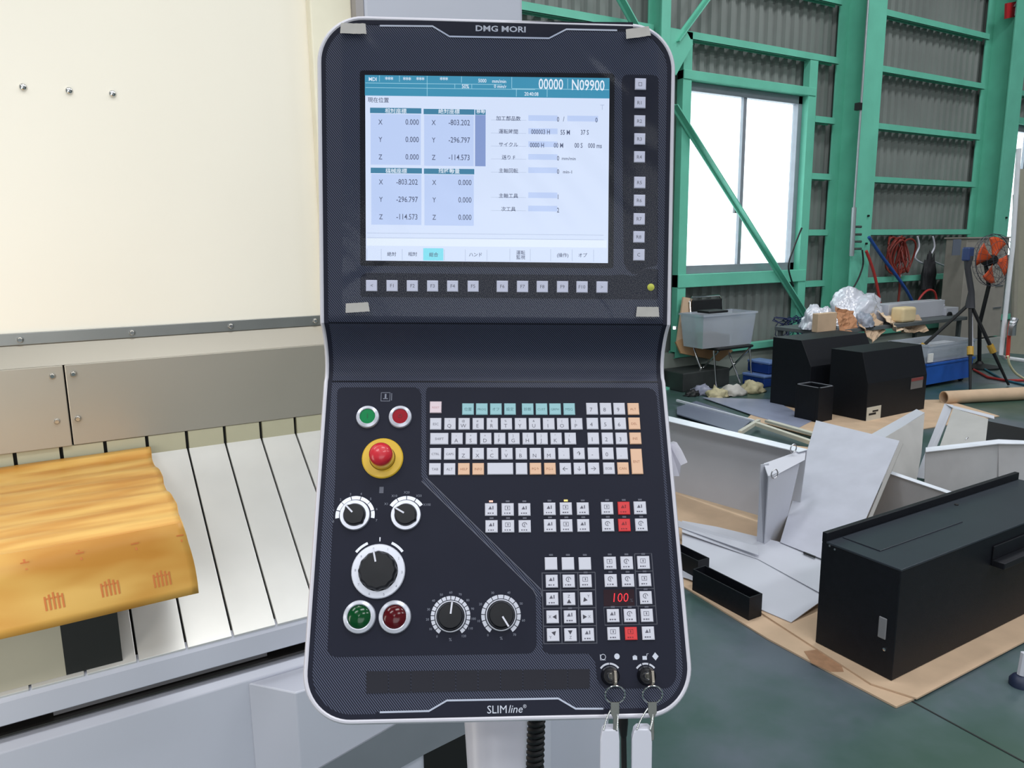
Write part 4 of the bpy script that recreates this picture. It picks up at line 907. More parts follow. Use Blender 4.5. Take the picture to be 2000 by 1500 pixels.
# small black trays
def tray(x0, y0, x1, y1, h, ang, c, lbl, name='black_tray'):
    M = Matrix.Translation(c) @ Matrix.Rotation(ang, 4, 'Z'); t_ = .006; mb = MB()
    mb.box((x0, y0, 0), (x1, y1, t_), M).box((x0, y0, t_), (x1, y0 + t_, h), M).box((x0, y1 - t_, t_), (x1, y1, h), M).box((x0, y0 + t_, t_), (x0 + t_, y1 - t_, h), M).box((x1 - t_, y0 + t_, t_), (x1, y1 - t_, h), M)
    return mb.build(name, blackm, None, lbl, 'tray')
pa = fl(1462, 1212, .009); pb = fl(1352, 1152, .009); d = pb - pa; ang = math.atan2(d.y, d.x)
tray(0, -.075, d.length, 0, .10, ang, pa, 'narrow open black tray on cardboard left of the long black box')
pc = fl(1356, 1138, .009)
tray(0, -.07, .35, 0, .10, ang, pc + V((.02, -.0, 0)), 'dark tray mostly hidden behind the panel edge beside the narrow tray')
pd = fl(1600, 1232, .016); MB().prism([fl(1570, 1207, .009), fl(1612, 1190, .009), fl(1625, 1222, .009), fl(1604, 1233, .009)], (0, 0, .003)).build('black_flange', blackm, None, 'flat black flange under the left end of the long black box', 'plate')
# white sheet-metal parts. corners as (picture point, height)
def q3(px, py, z): return fl(px, py, z)
def sheetpart(parent, name, pts, th=.004, m=whitem, flip=1): return MB().plate([q3(*p) for p in pts], th * flip).build(name, m, parent, bevel=.0008)
def pln(parent, name, three, pts, m=whitem, th=.004, ext=None):
    P3 = [v if isinstance(v, V) else fl(*v) for v in three]; n_ = (P3[1] - P3[0]).cross(P3[2] - P3[0]).normalized(); Q = []
    for px, py in pts: d = ray(px, py); Q.append(O + d * ((P3[0] - O).dot(n_) / d.dot(n_)))
    return MB().plate(Q, th).build(name, m, parent, bevel=.0008)
# open frame tray (left)
t = thing('sheet_metal_box', q3(1490, 1083, .016), 'open white sheet metal frame beside the right edge of the control panel', 'metal part')
xa = fl(1490, 1083, .016); hA = onY(1500, 905, xa.y).z
a0 = V((xa.x, xa.y, .016)); a1 = V((xa.x + .03, xa.y, hA))
Bk = fl(1560, 1062, .016)
bt = fl(1578, 880, hA)
lf = fl(1300, 1015, .016); lbk = fl(1300, 965, .016); tb = fl(1290, 811, hA)
pln(t, 'rear_wall', (bt, tb, bt - V((0, 0, .2))), [(1300, 813), (1576, 880), (1560, 1005), (1500, 1012), (1300, 955)])
MB().plate([fl(1486, 908, hA), fl(1502, 905, hA), fl(1492, 1084, .016), fl(1478, 1080, .016)], .004).build('corner_post', whitem, t)
MB().plate([fl(1502, 930, hA - .03), fl(1562, 905, hA - .05), fl(1528, 1055, .016), fl(1492, 1084, .016)], .004).build('end_wall', whitem, t)
MB().plate([fl(1492, 905, hA), fl(1574, 876, hA), fl(1572, 898, hA - .03), fl(1502, 935, hA - .045)], .004).build('top_flange', whitem, t)
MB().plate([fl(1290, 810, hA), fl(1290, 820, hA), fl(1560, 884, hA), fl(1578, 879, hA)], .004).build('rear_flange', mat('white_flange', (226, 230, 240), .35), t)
MB().plate([fl(1325, 1030, .085), fl(1482, 1086, .085), fl(1480, 1068, .11), fl(1325, 1018, .11)], .006).build('front_strip', whitem, t)
for px, py, z in ((1514, 926, hA - .02), (1551, 876, hA + .03)):
    c = q3(px, py, z); MB().tube([c + V((.022 * math.cos(a), .004, .022 * math.sin(a))) for a in [2 * PI * k / 20 for k in range(20)]], .003, 6, True).build('lifting_ring', alum, t, smooth=True)
# L-shaped panel
t = thing('sheet_metal_angle', q3(1545, 1213, .016), 'white bent sheet metal panel standing upright left of the long black box', 'metal part')
h1 = .05
pln(t, 'lower_flange', (q3(1345, 1130, .02), q3(1545, 1215, .02), q3(1480, 1093, .07)), [(1332, 1126), (1345, 1130), (1545, 1215), (1614, 1166), (1480, 1093), (1332, 1040)])
pln(t, 'foot_sheet', (q3(1480, 1093, .07), q3(1614, 1166, .06), q3(1520, 1060, .075)), [(1480, 1093), (1614, 1166), (1655, 1113), (1520, 1059), (1400, 1030), (1332, 1018), (1332, 1040)])
MB().plate([q3(1524, 1060, .08), q3(1650, 1110, .08), q3(1757, 862, .46), q3(1594, 822, .46)], .004).build('upright_sheet', mat('white_upright', (188, 190, 202), .4), t)
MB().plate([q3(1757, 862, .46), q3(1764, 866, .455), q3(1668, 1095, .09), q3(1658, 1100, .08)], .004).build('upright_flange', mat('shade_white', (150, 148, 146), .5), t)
MB().plate([q3(1570, 1077, .087), q3(1593, 1086, .087), q3(1592, 1088, .087), q3(1569, 1079, .087)], .006).build('slot_mark', darkm, t)
# rear parts
t = thing('flanged_panel', q3(1800, 990, .016), 'white flanged sheet metal part leaning behind the upright bent panel', 'metal part')
pln(t, 'face_sheet', (q3(1722, 858, .36), q3(1806, 812, .42), q3(1800, 950, .06)), [(1722, 858), (1806, 808), (1800, 885), (1782, 985), (1725, 985)], mat('warm_white_metal', (178, 176, 174), .45))
MB().plate([q3(1698, 850, .36), q3(1790, 799, .42), q3(1806, 806, .42), q3(1726, 857, .36)], .004).build('top_flange', whitem, t)
t = thing('flanged_panel', q3(1860, 930, .016), 'white flanged sheet metal part with a ring, standing behind the shallow tray', 'metal part')
pln(t, 'face_sheet', (q3(1862, 797, .42), q3(1930, 822, .40), q3(1832, 880, .25)), [(1862, 797), (1930, 818), (1922, 890), (1828, 892)], MT['warm_white_metal'])
MB().plate([q3(1845, 788, .43), q3(1862, 791, .43), q3(1805, 935, .04), q3(1788, 932, .04)], .004).build('side_flange', whitem, t)
MB().plate([q3(1845, 788, .43), q3(1942, 812, .40), q3(1942, 818, .39), q3(1862, 797, .42)], .004).build('top_flange', whitem, t)
c = q3(1889, 862, .3); MB().tube([c + V((.02 * math.cos(a), 0, .024 * math.sin(a))) for a in [2 * PI * k / 20 for k in range(20)]], .003, 6, True).build('lifting_ring', alum, t, smooth=True)
yt_ = fl(1880, 992, .02).y; ZS = onY(1880, 872, yt_).z
t = thing('shallow_tray', q3(1900, 990, .016), 'wide white sheet metal tray behind the long black box at the right edge', 'metal part')
pln(t, 'front_wall', (q3(1808, 880, ZS), q3(1950, 864, ZS), q3(1808, 880, ZS) - V((0, 0, .2))), [(1808, 880), (1950, 864), (1950, 1000), (1870, 1000), (1806, 950)], mat('tray_white', (184, 184, 188), .4))
pln(t, 'end_wall', (q3(1950, 864, ZS), q3(2040, 866, ZS), q3(1950, 864, ZS) - V((0, 0, .2))), [(1950, 864), (2040, 866), (2040, 1010), (1950, 1000)], MT['tray_white'])
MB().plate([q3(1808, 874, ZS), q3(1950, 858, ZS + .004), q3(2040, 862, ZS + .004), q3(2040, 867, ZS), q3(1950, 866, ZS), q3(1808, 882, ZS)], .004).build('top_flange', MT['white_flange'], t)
ZL = onY(1800, 945, fl(1800, 1045, .02).y).z
t = thing('low_panel', q3(1800, 1010, .016), 'low white panel with bright top edge between upright panel and black box', 'metal part')
pln(t, 'face_sheet', (q3(1738, 924, ZL), q3(1862, 966, ZL), q3(1738, 924, ZL) - V((0, 0, .1))), [(1738, 924), (1862, 966), (1862, 1060), (1668, 1085), (1700, 985)], MT['tray_white'])
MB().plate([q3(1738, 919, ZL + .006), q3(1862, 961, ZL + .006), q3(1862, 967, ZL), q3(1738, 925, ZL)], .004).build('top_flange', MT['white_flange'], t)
MB().plate([q3(1928, 822, .02), q3(2040, 845, .02), q3(2040, 880, .02), q3(1925, 872, .02)], .25).build('black_plate', blackm, None, 'black metal plate behind the white tray at the right edge', 'metal part')
# white strip parts and cream angle pieces behind the frame
t = thing('cream_angle', q3(1500, 860, .02), 'cream painted angle bracket lying behind the open white frame', 'metal part')
cr2 = mat('cream_metal', (206, 204, 190), .5)
MB().bar(q3(1445, 845, .06), q3(1482, 822, .06), .03, .03).build('bracket_arm', cr2, t)
MB().bar(q3(1478, 828, .06), q3(1590, 866, .05), .04, .03).build('bracket_arm', cr2, t)
MB().bar(q3(1498, 822, .04), q3(1590, 848, .04), .05, .02).build('bracket_arm', cr2, t)
# grey-blue sheets on the floor
gs = mat('grey_blue_sheet', (112, 118, 138), .35, var=.05, scale=3)
MB().plate([q3(1322, 795, .03), q3(1360, 783, .03), q3(1468, 820, .03), q3(1440, 845, .03), q3(1322, 808, .03)], .01).build('grey_sheet', gs, None, 'grey blue flat sheet with pale edge on the floor beside the panel', 'sheet')
MB().plate([q3(1372, 776, .015), q3(1510, 780, .015), q3(1585, 822, .015), q3(1560, 835, .015), q3(1475, 812, .015)], .006).build('grey_sheet', mat('pale_blue_sheet', (150, 156, 180), .3), None, 'pale blue reflective sheet on the floor left of the black tube', 'sheet')
MB().bar(q3(1322, 782, .035), q3(1472, 822, .035), .02, .02).build('edge_trim', MT['white_flange'], None, 'thin white trim bar along the grey blue sheet', 'trim bar')
# ---------------- black enclosures
def enclosure(x0, x1, y0, y1, h, zf, ych, lbl, stick):
    t = thing('black_enclosure', ((x0 + x1) / 2, (y0 + y1) / 2, .01), lbl, 'enclosure', 'black sheet metal enclosures')
    MB().prism([(x0, y0, .01), (x0, y1, .01), (x0, y1, h), (x0, ych, h), (x0, y0, zf)], (x1 - x0, 0, 0)).build('housing', blackm, t, bevel=.004)
    for px, py, w_, h_ in stick:
        c = onY(px, py, y0); mb = MB().box((c.x - w_, y0 - .003, c.z - h_), (c.x + w_, y0 - .0005, c.z + h_)); l_ = mb.build('sticker', mat('sticker_cream', (206, 200, 186), .6), t)
        MB().box((c.x - w_ * .7, y0 - .004, c.z - h_ * .2), (c.x + w_ * .3, y0 - .003, c.z + h_ * .1)).box((c.x - w_ * .2, y0 - .004, c.z + h_ * .2), (c.x + w_ * .6, y0 - .003, c.z + h_ * .45)).build('sticker_print', darkm, l_)
    return t
enclosure(5.80, 6.75, 4.40, 4.84, .65, .42, 4.52, 'black chamfered enclosure standing behind, left of the other one', [])
tB = enclosure(5.865, 6.735, 3.87, 4.25, .60, .335, 3.945, 'black chamfered enclosure in front with a cream sticker low on its face', [(1706, 807, .10, .06)])
c = onY(1791, 748, 3.866); sB = MB().box((c.x - .09, 3.866, c.z - .05), (c.x + .09, 3.869, c.z + .05)).build('sticker', mat('sticker_dim', (110, 108, 108), .6), tB); MB().box((c.x - .09, 3.864, c.z + .022), (c.x + .09, 3.866, c.z + .05)).build('sticker_print', mat('sticker_red', (130, 60, 60), .6), sB)
# square tube in front
t = thing('square_tube', (5.575, 4.185, .0), 'short upright black square tube, open at the top, before the enclosures', 'tube')
mb = MB(); x0, x1, y0, y1, h = 5.48, 5.675, 4.06, 4.30, .31
mb.box((x0, y0, .01), (x1, y0 + .03, h)).box((x0, y1 - .03, .01), (x1, y1, h)).box((x0, y0 + .03, .01), (x0 + .03, y1 - .03, h)).box((x1 - .03, y0 + .03, .01), (x1, y1 - .03, h)).build('tube_wall', blackm, t, bevel=.003)
MB().box((x0, y0, h), (x1, y0 + .014, h + .003)).box((x0, y1 - .014, h), (x1, y1, h + .003)).box((x0, y0, h), (x0 + .014, y1, h + .003)).box((x1 - .014, y0, h), (x1, y1, h + .003)).build('pale_rim', mat('pale_rim', (120, 122, 130), .4), t)  # paler strips along the top edges of the tube
# cardboard roll
ra = fl(1842, 789, .0); rb = fl(2040, 778, .0); rr = .062
t = thing('paper_roll', ra + V((0, 0, 0)), 'long rolled up brown paper lying on the floor at the right', 'roll')
dr = (rb - ra); dr.z = 0; dn = dr.normalized()
up = V((0, 0, 1)); sd = dn.cross(up)
def circ(c, r): return [c + up * rr + (up * math.sin(a) + sd * math.cos(a)) * r for a in [2 * PI * k / 24 for k in range(24)]]
vs = circ(ra, rr) + circ(rb + dn * 1.0, rr) + circ(ra, rr * .86) + circ(ra + dn * .5, rr * .86)
MB().add(vs, [(k, (k + 1) % 24, 24 + (k + 1) % 24, 24 + k) for k in range(24)] + [(k, (k + 1) % 24, 48 + (k + 1) % 24, 48 + k) for k in range(24)] + [(48 + k, 48 + (k + 1) % 24, 72 + (k + 1) % 24, 72 + k) for k in range(24)] + [tuple(range(24, 48)), tuple(range(72, 96))]).build('rolled_paper', card, t, smooth=True)
# ---------------- folding chair with clear crate
t = thing('folding_chair', (6.05, 5.8, 0), 'black folding chair with chrome frame below the big window', 'chair')
cy0, cy1 = 5.62, 5.98
def P(px, py, y): return onY(px, py, y)
sL, sR = P(1398, 672, cy0).x, P(1476, 672, cy0).x
zs = .45
bl0 = P(1354, 680, cy1); 
xb0, xb1 = P(1354, 600, cy1).x, P(1402, 600, cy1).x + .12; ztop = P(1375, 580, cy1).z
MB().tube([(xb0, cy0 + .1, .01), (xb0, cy1, zs), (xb0, cy1 + .06, ztop - .05), (xb0 + .04, cy1 + .07, ztop), (xb1 - .04, cy1 + .07, ztop), (xb1, cy1 + .06, ztop - .05), (xb1, cy1, zs), (xb1, cy0 + .1, .01)], .012).build('back_frame', chrome, t, smooth=True)
MB().box((xb0 + .02, cy1 + .03, ztop - .26), (xb1 - .02, cy1 + .055, ztop - .03)).build('backrest', rubber, t, bevel=.01)
MB().box((xb0, cy0 - .02, zs - .03), (xb1 + .05, cy1, zs)).build('seat', rubber, t, bevel=.012)
for x in (xb0 + .03, xb1 + .02): MB().tube([(x, cy1 + .05, .01), (x, cy0, zs - .03)], .011).build('leg', chrome, t, smooth=True)
for x in (xb0 + .0, xb1 + .05): MB().tube([(x, cy0 - .02, .01), (x, cy0 + .04, zs - .03)], .011).build('leg', chrome, t, smooth=True)
def crate(c0, c1, z0, z1, m, name, lbl, cat='crate', taper=.03, th=.004, rim=.012):
    x0, y0 = c0; x1, y1 = c1; t = thing(name, ((x0 + x1) / 2, (y0 + y1) / 2, z0), lbl, cat)
    lo = [(x0 + taper, y0 + taper, z0), (x1 - taper, y0 + taper, z0), (x1 - taper, y1 - taper, z0), (x0 + taper, y1 - taper, z0)]; hi = [(x0, y0, z1), (x1, y0, z1), (x1, y1, z1), (x0, y1, z1)]
    MB().add(lo + hi, [(0, 1, 2, 3)] + [(i, (i + 1) % 4, (i + 1) % 4 + 4, i + 4) for i in range(4)]).build('crate_body', m, t).modifiers.new('th', 'SOLIDIFY').thickness = th
    r = rim; MB().box((x0 - r, y0 - r, z1 - .02), (x1 + r, y0 + .004, z1)).box((x0 - r, y1 - .004, z1 - .02), (x1 + r, y1 + r, z1)).box((x0 - r, y0, z1 - .02), (x0 + .004, y1, z1)).box((x1 - .004, y0, z1 - .02), (x1 + r, y1, z1)).build('crate_rim', m, t)
    return t
qx0, qx1 = P(1368, 640, cy0).x + .04, P(1476, 640, cy0).x; zt_ = P(1420, 612, cy0).z
crate((qx0, cy0), (qx1, cy1 - .02), zs + .002, zt_, clearp, 'clear_crate', 'clear plastic crate standing on the folding chair')
for (x, y, z, sx, sy, sz, m, lb) in ((qx0 + .12, cy0 + .08, zs + .01, .2, .15, .14, mat('brown_parts', (120, 104, 90), .7), 'brown carton inside the clear crate on the chair'), (qx0 + .36, cy0 + .1, zs + .01, .14, .12, .11, mat('dark_parts', (70, 76, 78), .6), 'dark grey carton inside the clear crate on the chair')):
    MB().box((x, y, z), (x + sx, y + sy, z + sz)).build('small_carton', m, None, lb, 'box', bevel=.006)
MB().box((qx0 + .14, cy0 + .06, zt_ + .002), (qx0 + .42, cy0 + .24, zt_ + .028)).build('flat_case', rubber, None, 'flat black case lying on the clear crate rim', 'case', bevel=.008)
# cardboard next to chair
t = thing('bent_cardboard', q3(1345, 690, .2), 'bent brown cardboard sheet propped behind the folding chair', 'cardboard')
MB().plate([onY(1335, 580, 6.05), onY(1352, 583, 6.05), onY(1358, 680, 6.0), onY(1322, 672, 6.0)], .02).build('upright_flap', card, t)
MB().plate([onY(1320, 668, 5.98), onY(1360, 650, 5.98), onY(1432, 685, 5.9), onY(1405, 705, 5.9), onY(1330, 690, 5.95)], .02).build('lower_flap', mat('cardboard_dark', (172, 136, 98), .8), t)
z_ = onY(1400, 700, 5.9).z
MB().box((onY(1318, 720, 5.85).x, 5.72, 0), (onY(1408, 720, 5.85).x, 6.08, z_ - .08)).build('dark_bin', mat('dark_bin', (44, 48, 48), .6, var=.2), None, 'low dark bin behind the folding chair legs', 'bin', bevel=.01)
# blue flat boxes
bluem = mat('blue_plastic', (26, 58, 128), .35, var=.08); bluel = mat('blue_crate_plastic', (40, 96, 190), .35, var=.08)
for (px0, px1, py, zz, y, lb) in ((1450, 1512, 735, 0, 5.42, 'lower of two flat dark blue cases left of the black enclosures'), (1460, 1514, 712, .135, 5.44, 'upper of two flat dark blue cases left of the black enclosures')):
    x0 = onY(px0, py, y + .3).x; x1 = onY(px1, py, y).x + .1
    t = thing('blue_case', ((x0 + x1) / 2, y + .15, zz), lb, 'case', 'flat blue cases')
    MB().box((x0, y, zz + .001), (x1, y + .3, zz + .10)).build('case_body', bluem, t, bevel=.01); MB().box((x0 - .005, y - .005, zz + .10), (x1 + .005, y + .305, zz + .13)).build('case_lid', mat('case_lid', (110, 136, 190), .3), t, bevel=.01)
# dark cable bundle behind
mb = MB(); random.seed(3); pts = []
for k in range(160): a = k * .55; pts.append(onY(1545, 650, 5.9) + V((.24 * math.cos(a) * (1 - k / 500) + random.uniform(-.02, .02), .10 * math.sin(a * 1.3), -.45 + .62 * abs(math.sin(a * .31)) + .02 * random.random())))
mb.tube(pts, .006, 5).build('cable_bundle', mat('navy_cable', (30, 40, 84), .5), None, 'tangled navy cable bundle at the foot of the diagonal brace', 'cable', smooth=True)
# floor debris: crumpled packing
def crumple(name, c, rx, ry, rz, m, lbl, cat, seed, sub=4, amp=.5, freq=2.2, flatb=True, thing_=True):
    bm = bmesh.new(); bmesh.ops.create_icosphere(bm, subdivisions=sub, radius=1)
    for v in bm.verts:
        n_ = v.co.normalized(); f = 1 + amp * noise.noise(n_ * freq + V((seed, 0, 0))) + amp * .6 * abs(noise.noise(n_ * freq * 2.3 + V((0, seed, 0)))) + amp * .25 * noise.noise(n_ * freq * 6 + V((0, 0, seed)))
        v.co = V((n_.x * rx * f, n_.y * ry * f, max(n_.z * rz * f, 0 if flatb else -9)))
    me = bpy.data.meshes.new(name); bm.to_mesh(me); bm.free(); me.materials.append(m)
    for p_ in me.polygons: p_.use_smooth = True
    o = inst(name, me, Matrix.Translation(c), None, label=lbl, cat=cat); return o
foamy = mat('crumpled_film', (196, 198, 214), .35, var=.05); straw = mat('packing_paper', (196, 186, 150), .7, var=.2, scale=20)
for k, (px, py, r, m, lb) in enumerate(((1352, 766, .07, rubber, 'small dark lump at the left end of the packing litter'), (1372, 763, .11, mat('lilac_film', (150, 152, 172), .4), 'crumpled lilac grey film on the floor'), (1400, 768, .11, straw, 'crumpled straw coloured paper in the middle of the litter'), (1432, 764, .12, mat('pale_litter', (200, 196, 190), .6), 'crumpled pale paper before the chair legs'), (1470, 758, .13, straw, 'taller straw coloured paper clump at the right of the litter'))):
    crumple('crumpled_paper', fl(px, py + 6, .004), r, r * .8, r * .75, m, lb, 'litter', k * 3.1, 3, .6)
# work table with pile
t = thing('work_table', (7.5, 5.3, 0), 'low steel table carrying bags and cardboard behind the black enclosures', 'table')
ZT2 = .62
MB().box((6.75, 4.97, ZT2 - .04), (9.40, 5.62, ZT2)).build('table_top', mat('table_grey', (90, 96, 98), .5), t, bevel=.004)
for x in (6.8, 9.35):
    for y in (5.04, 5.58): MB().box((x - .02, y - .02, 0), (x + .02, y + .02, ZT2 - .04)).build('leg', MT['table_grey'], t)
bagm = clear_mat('bag_film', (225, 230, 240), .15, .12, .5, 30, body=.8, bodycol=(236, 238, 250))
crumple('plastic_bag', V((onY(1672, 600, 5.3).x, 5.3, ZT2 + .005)), .40, .20, .36, bagm, 'large crumpled translucent plastic bag on top of the cardboard heap', 'bag', 4.4, 5, .3, 1.6)
crumple('plastic_bag', V((onY(1598, 640, 5.2).x, 5.2, ZT2 + .005)), .20, .14, .24, bagm, 'small crumpled plastic bag around the cardboard at the left of the heap', 'bag', 9.1, 5, .3, 1.7)
xk = onY(1612, 640, 5.0).x
MB().box((xk - .15, 4.98, ZT2 + .001), (xk + .15, 5.05, ZT2 + .19)).build('cardboard_box', card, None, 'small cardboard box half wrapped in the left plastic bag', 'box', bevel=.004)
random.seed(11)
def scrap(px, py, y, w_, h_, rx, ry, rz, m, lb):
    c = onY(px, py, y); M = Matrix.Translation(c) @ Matrix.Rotation(rz, 4, 'Z') @ Matrix.Rotation(ry, 4, 'Y') @ Matrix.Rotation(rx, 4, 'X')
    N = 8; vs = []; 
    for j in range(N + 1):
        for i in range(N + 1):
            u, v = i / N - .5, j / N - .5; vs.append(M @ V((u * w_, v * h_, .05 * noise.noise(V((u * 4 + px, v * 4, 0))) + .10 * u * u)))
    o = MB().add(vs, [(j * (N + 1) + i, j * (N + 1) + i + 1, (j + 1) * (N + 1) + i + 1, (j + 1) * (N + 1) + i) for j in range(N) for i in range(N)]).build('cardboard_scrap', m, None, lb, 'cardboard', 'cardboard scraps in the heap'); o.modifiers.new('th', 'SOLIDIFY').thickness = .006
scrap(1650, 630, 5.02, .38, .30, 1.2, .2, .1, mat('cardboard_torn', (186, 134, 98), .8), 'torn brown cardboard standing between the two plastic bags')
scrap(1700, 640, 5.01, .46, .26, 1.0, -.2, .3, card, 'tan cardboard scrap below the large plastic bag')
scrap(1742, 630, 5.06, .46, .26, .7, .2, .2, mat('cream_card', (232, 206, 176), .8), 'cream cardboard flap right of the large plastic bag')
scrap(1775, 634, 5.08, .40, .24, .8, .0, -.2, card, 'tan cardboard flap in front of the white switch box')
c = onY(1778, 650, 4.98)
t = thing('cardboard_cup', V((c.x, 5.1, ZT2)), 'cream folded carton at the right end of the heap', 'box')
MB().box((c.x - .13, 5.0, ZT2 + .001), (c.x + .13, 5.16, ZT2 + .17)).build('carton_body', mat('cream_card2', (226, 204, 160), .8), t, bevel=.03, seg=4)
crumple('plastic_bag', V((7.45, 5.02, ZT2 + .005)), .13, .08, .12, mat('grey_bag', (150, 156, 170), .35), 'small grey crumpled bag in front of the heap', 'bag', 2.2, 4, .5)
# white switch box
yB = 5.20
t = thing('switch_box', (onY(1798, 640, yB).x, yB + .2, ZT2), 'white electrical box with a round socket behind the cardboard heap', 'electrical box')
xw0, xw1 = onY(1733, 640, yB).x, onY(1864, 640, yB).x
MB().box((xw0, yB, ZT2 + .001), (xw1 - .26, yB + .18, onY(1760, 593, yB).z)).build('long_housing', whitem, t, bevel=.005)
MB().box((xw1 - .27, yB - .03, ZT2 + .001), (xw1, yB + .2, onY(1850, 601, yB).z)).build('end_housing', whitem, t, bevel=.005)
c = onY(1853, 616, yB - .03); MB().lathe([(.045, 0), (.045, .02), (.02, .022), (0, .01)], 20, Matrix.Translation(c) @ Matrix.Rotation(PI / 2, 4, 'X')).build('socket', rubber, t, smooth=True)
c = onY(1844, 596, yB); MB().lathe([(.05, 0), (.055, .03), (.035, .06), (.012, .07), (.012, .1), (0, .1)], 20, Matrix.Translation(c + V((0, .05, -.03)))).build('cap_knob', whitepl, t, smooth=True)
# blue crate with clear bin on top
bx0 = fl(1812, 757, .02).x; by0 = fl(1815, 757, .02).y
xa_, xb_ = onY(1808, 740, 4.42).x, onY(1898, 740, 4.42).x
t = crate((xa_, 4.42), (xb_, 4.85), .04, onY(1850, 705, 4.42).z, bluel, 'blue_crate', 'blue plastic crate on the floor right of the front black enclosure', taper=.02)
za = onY(1850, 705, 4.42).z
for x in (xa_ + .08, xb_ - .08): MB().lathe([(.022, -.02), (.022, .02)], 14, Matrix.Translation((x, 4.5, .022)) @ Matrix.Rotation(PI / 2, 4, 'Y')).build('castor', rubber, t)
crate((xa_ + .0, 4.42), (xb_, 4.85), za + .002, onY(1850, 669, 4.42).z, clearp, 'clear_bin', 'clear plastic bin stacked on the blue crate', 'crate', taper=.02)
MB().box((xa_ + .2, 4.5, za + .03), (xb_ - .08, 4.72, za + .16)).build('small_carton', whitem, None, 'pale carton inside the clear bin on the blue crate', 'box', bevel=.01)
MB().box((xa_ - .012, 4.40, za + .02), (xa_ + .07, 4.414, za + .11)).build('warning_label', mat('label_white', (225, 225, 225), .5), None, 'white and red paper label at the left corner of the clear bin', 'label')
# cabinet
YC = 5.45
xc0, xc1 = onY(1840, 560, YC + .27).x, onY(1962, 560, YC).x; zc1 = onY(1900, 466, YC).z
t = thing('grey_cabinet', ((xc0 + xc1) / 2, YC + .1, 0), 'tall beige grey electrical cabinet behind the orange fan', 'cabinet')
cabm = mat('cabinet_grey', (158, 152, 144), .5)
MB().box((xc0, YC, .22), (xc1, YC + .27, zc1)).build('cabinet_body', cabm, t, bevel=.006)
MB().box((xc0 - .02, YC - .02, zc1), (xc1 + .02, YC + .29, zc1 + .02)).build('cabinet_lid', cabm, t)
MB().box((xc0 + .05, YC - .03, .0), (xc1, YC + .29, .20)).build('plinth', mat('plinth_grey', (170, 172, 168), .5), t)
c = onY(1868, 483, YC); MB().box((c.x - .09, YC - .006, c.z - .10), (c.x + .09, YC + .002, c.z + .10)).build('name_plate', mat('plate_blue_grey', (104, 112, 128), .5), t)
for zz in (.6, .9, 1.15): 
    c = onY(1925, 600, YC); MB().box((xc1 - .25, YC - .01, zz), (xc1 - .05, YC + .002, zz + .02)).build('hinge', alum, t)
# fan
fc = onY(1940, 508, 4.75)
t = thing('pedestal_fan', (fc.x, 4.8, 0), 'orange bladed pedestal fan in front of the beige grey cabinet', 'fan')
Rf = .30; fwd = V((-.15, -1, .08)).normalized(); sx_ = fwd.cross(V((0, 0, 1))).normalized(); sy_ = sx_.cross(fwd)
orange = mat('fan_orange', (226, 92, 48), .4); cage = mat('fan_cage', (70, 72, 84), .4)
for k in range(4):
    a0 = k * PI / 2 + .3; vs = []
    for i in range(7):
        for j in range(5):
            r = .04 + (Rf - .07) * i / 6; a = a0 + (-.5 + j / 4) * 1.05 * (.6 + .4 * i / 6); vs.append(fc + sx_ * r * math.cos(a) + sy_ * r * math.sin(a) + fwd * (.03 * (j / 4 - .5)))
    o = MB().add(vs, [(i * 5 + j, i * 5 + j + 1, (i + 1) * 5 + j + 1, (i + 1) * 5 + j) for i in range(6) for j in range(4)]).build('blade', orange, t, smooth=True); o.modifiers.new('th', 'SOLIDIFY').thickness = .003
Mf = Matrix((sx_, sy_, fwd)).transposed().to_4x4(); Mf.translation = fc
MB().lathe([(.05, -.12), (.07, -.08), (.06, 0), (.045, .03), (0, .035)], 24, Mf).build('hub', rubber, t, smooth=True)
mb = MB()
for rr_, dd in ((Rf, 0), (Rf * .97, .05), (Rf * .7, .075), (Rf * .4, .085), (Rf * .97, -.05), (Rf * .6, -.08)): mb.tube([fc + (sx_ * math.cos(a) + sy_ * math.sin(a)) * rr_ + fwd * dd for a in [2 * PI * k / 32 for k in range(32)]], .005 if rr_ == Rf else .0025, 6, True)
for k in range(24):
    a = 2 * PI * k / 24; dd_ = sx_ * math.cos(a) + sy_ * math.sin(a)
    mb.tube([fc + fwd * .088 + dd_ * .03, fc + dd_ * Rf * .7 + fwd * .075, fc + dd_ * Rf * .97 + fwd * .05, fc + dd_ * Rf, fc + dd_ * Rf * .97 - fwd * .05, fc + dd_ * Rf * .6 - fwd * .08], .0018, 4)
mb.build('wire_guard', cage, t, smooth=True)
MB().tube([fc - fwd * .1, fc + V((0, .02, -.30)), V((fc.x - .02, 4.82, .55)), V((fc.x + .12, 4.85, .05))], .022).build('stand_pole', rubber, t, smooth=True)
MB().lathe([(.22, 0), (.22, .02), (.05, .05), (.03, .08)], 28, Matrix.Translation((fc.x + .12, 4.85, 0))).build('stand_base', rubber, t, smooth=True)
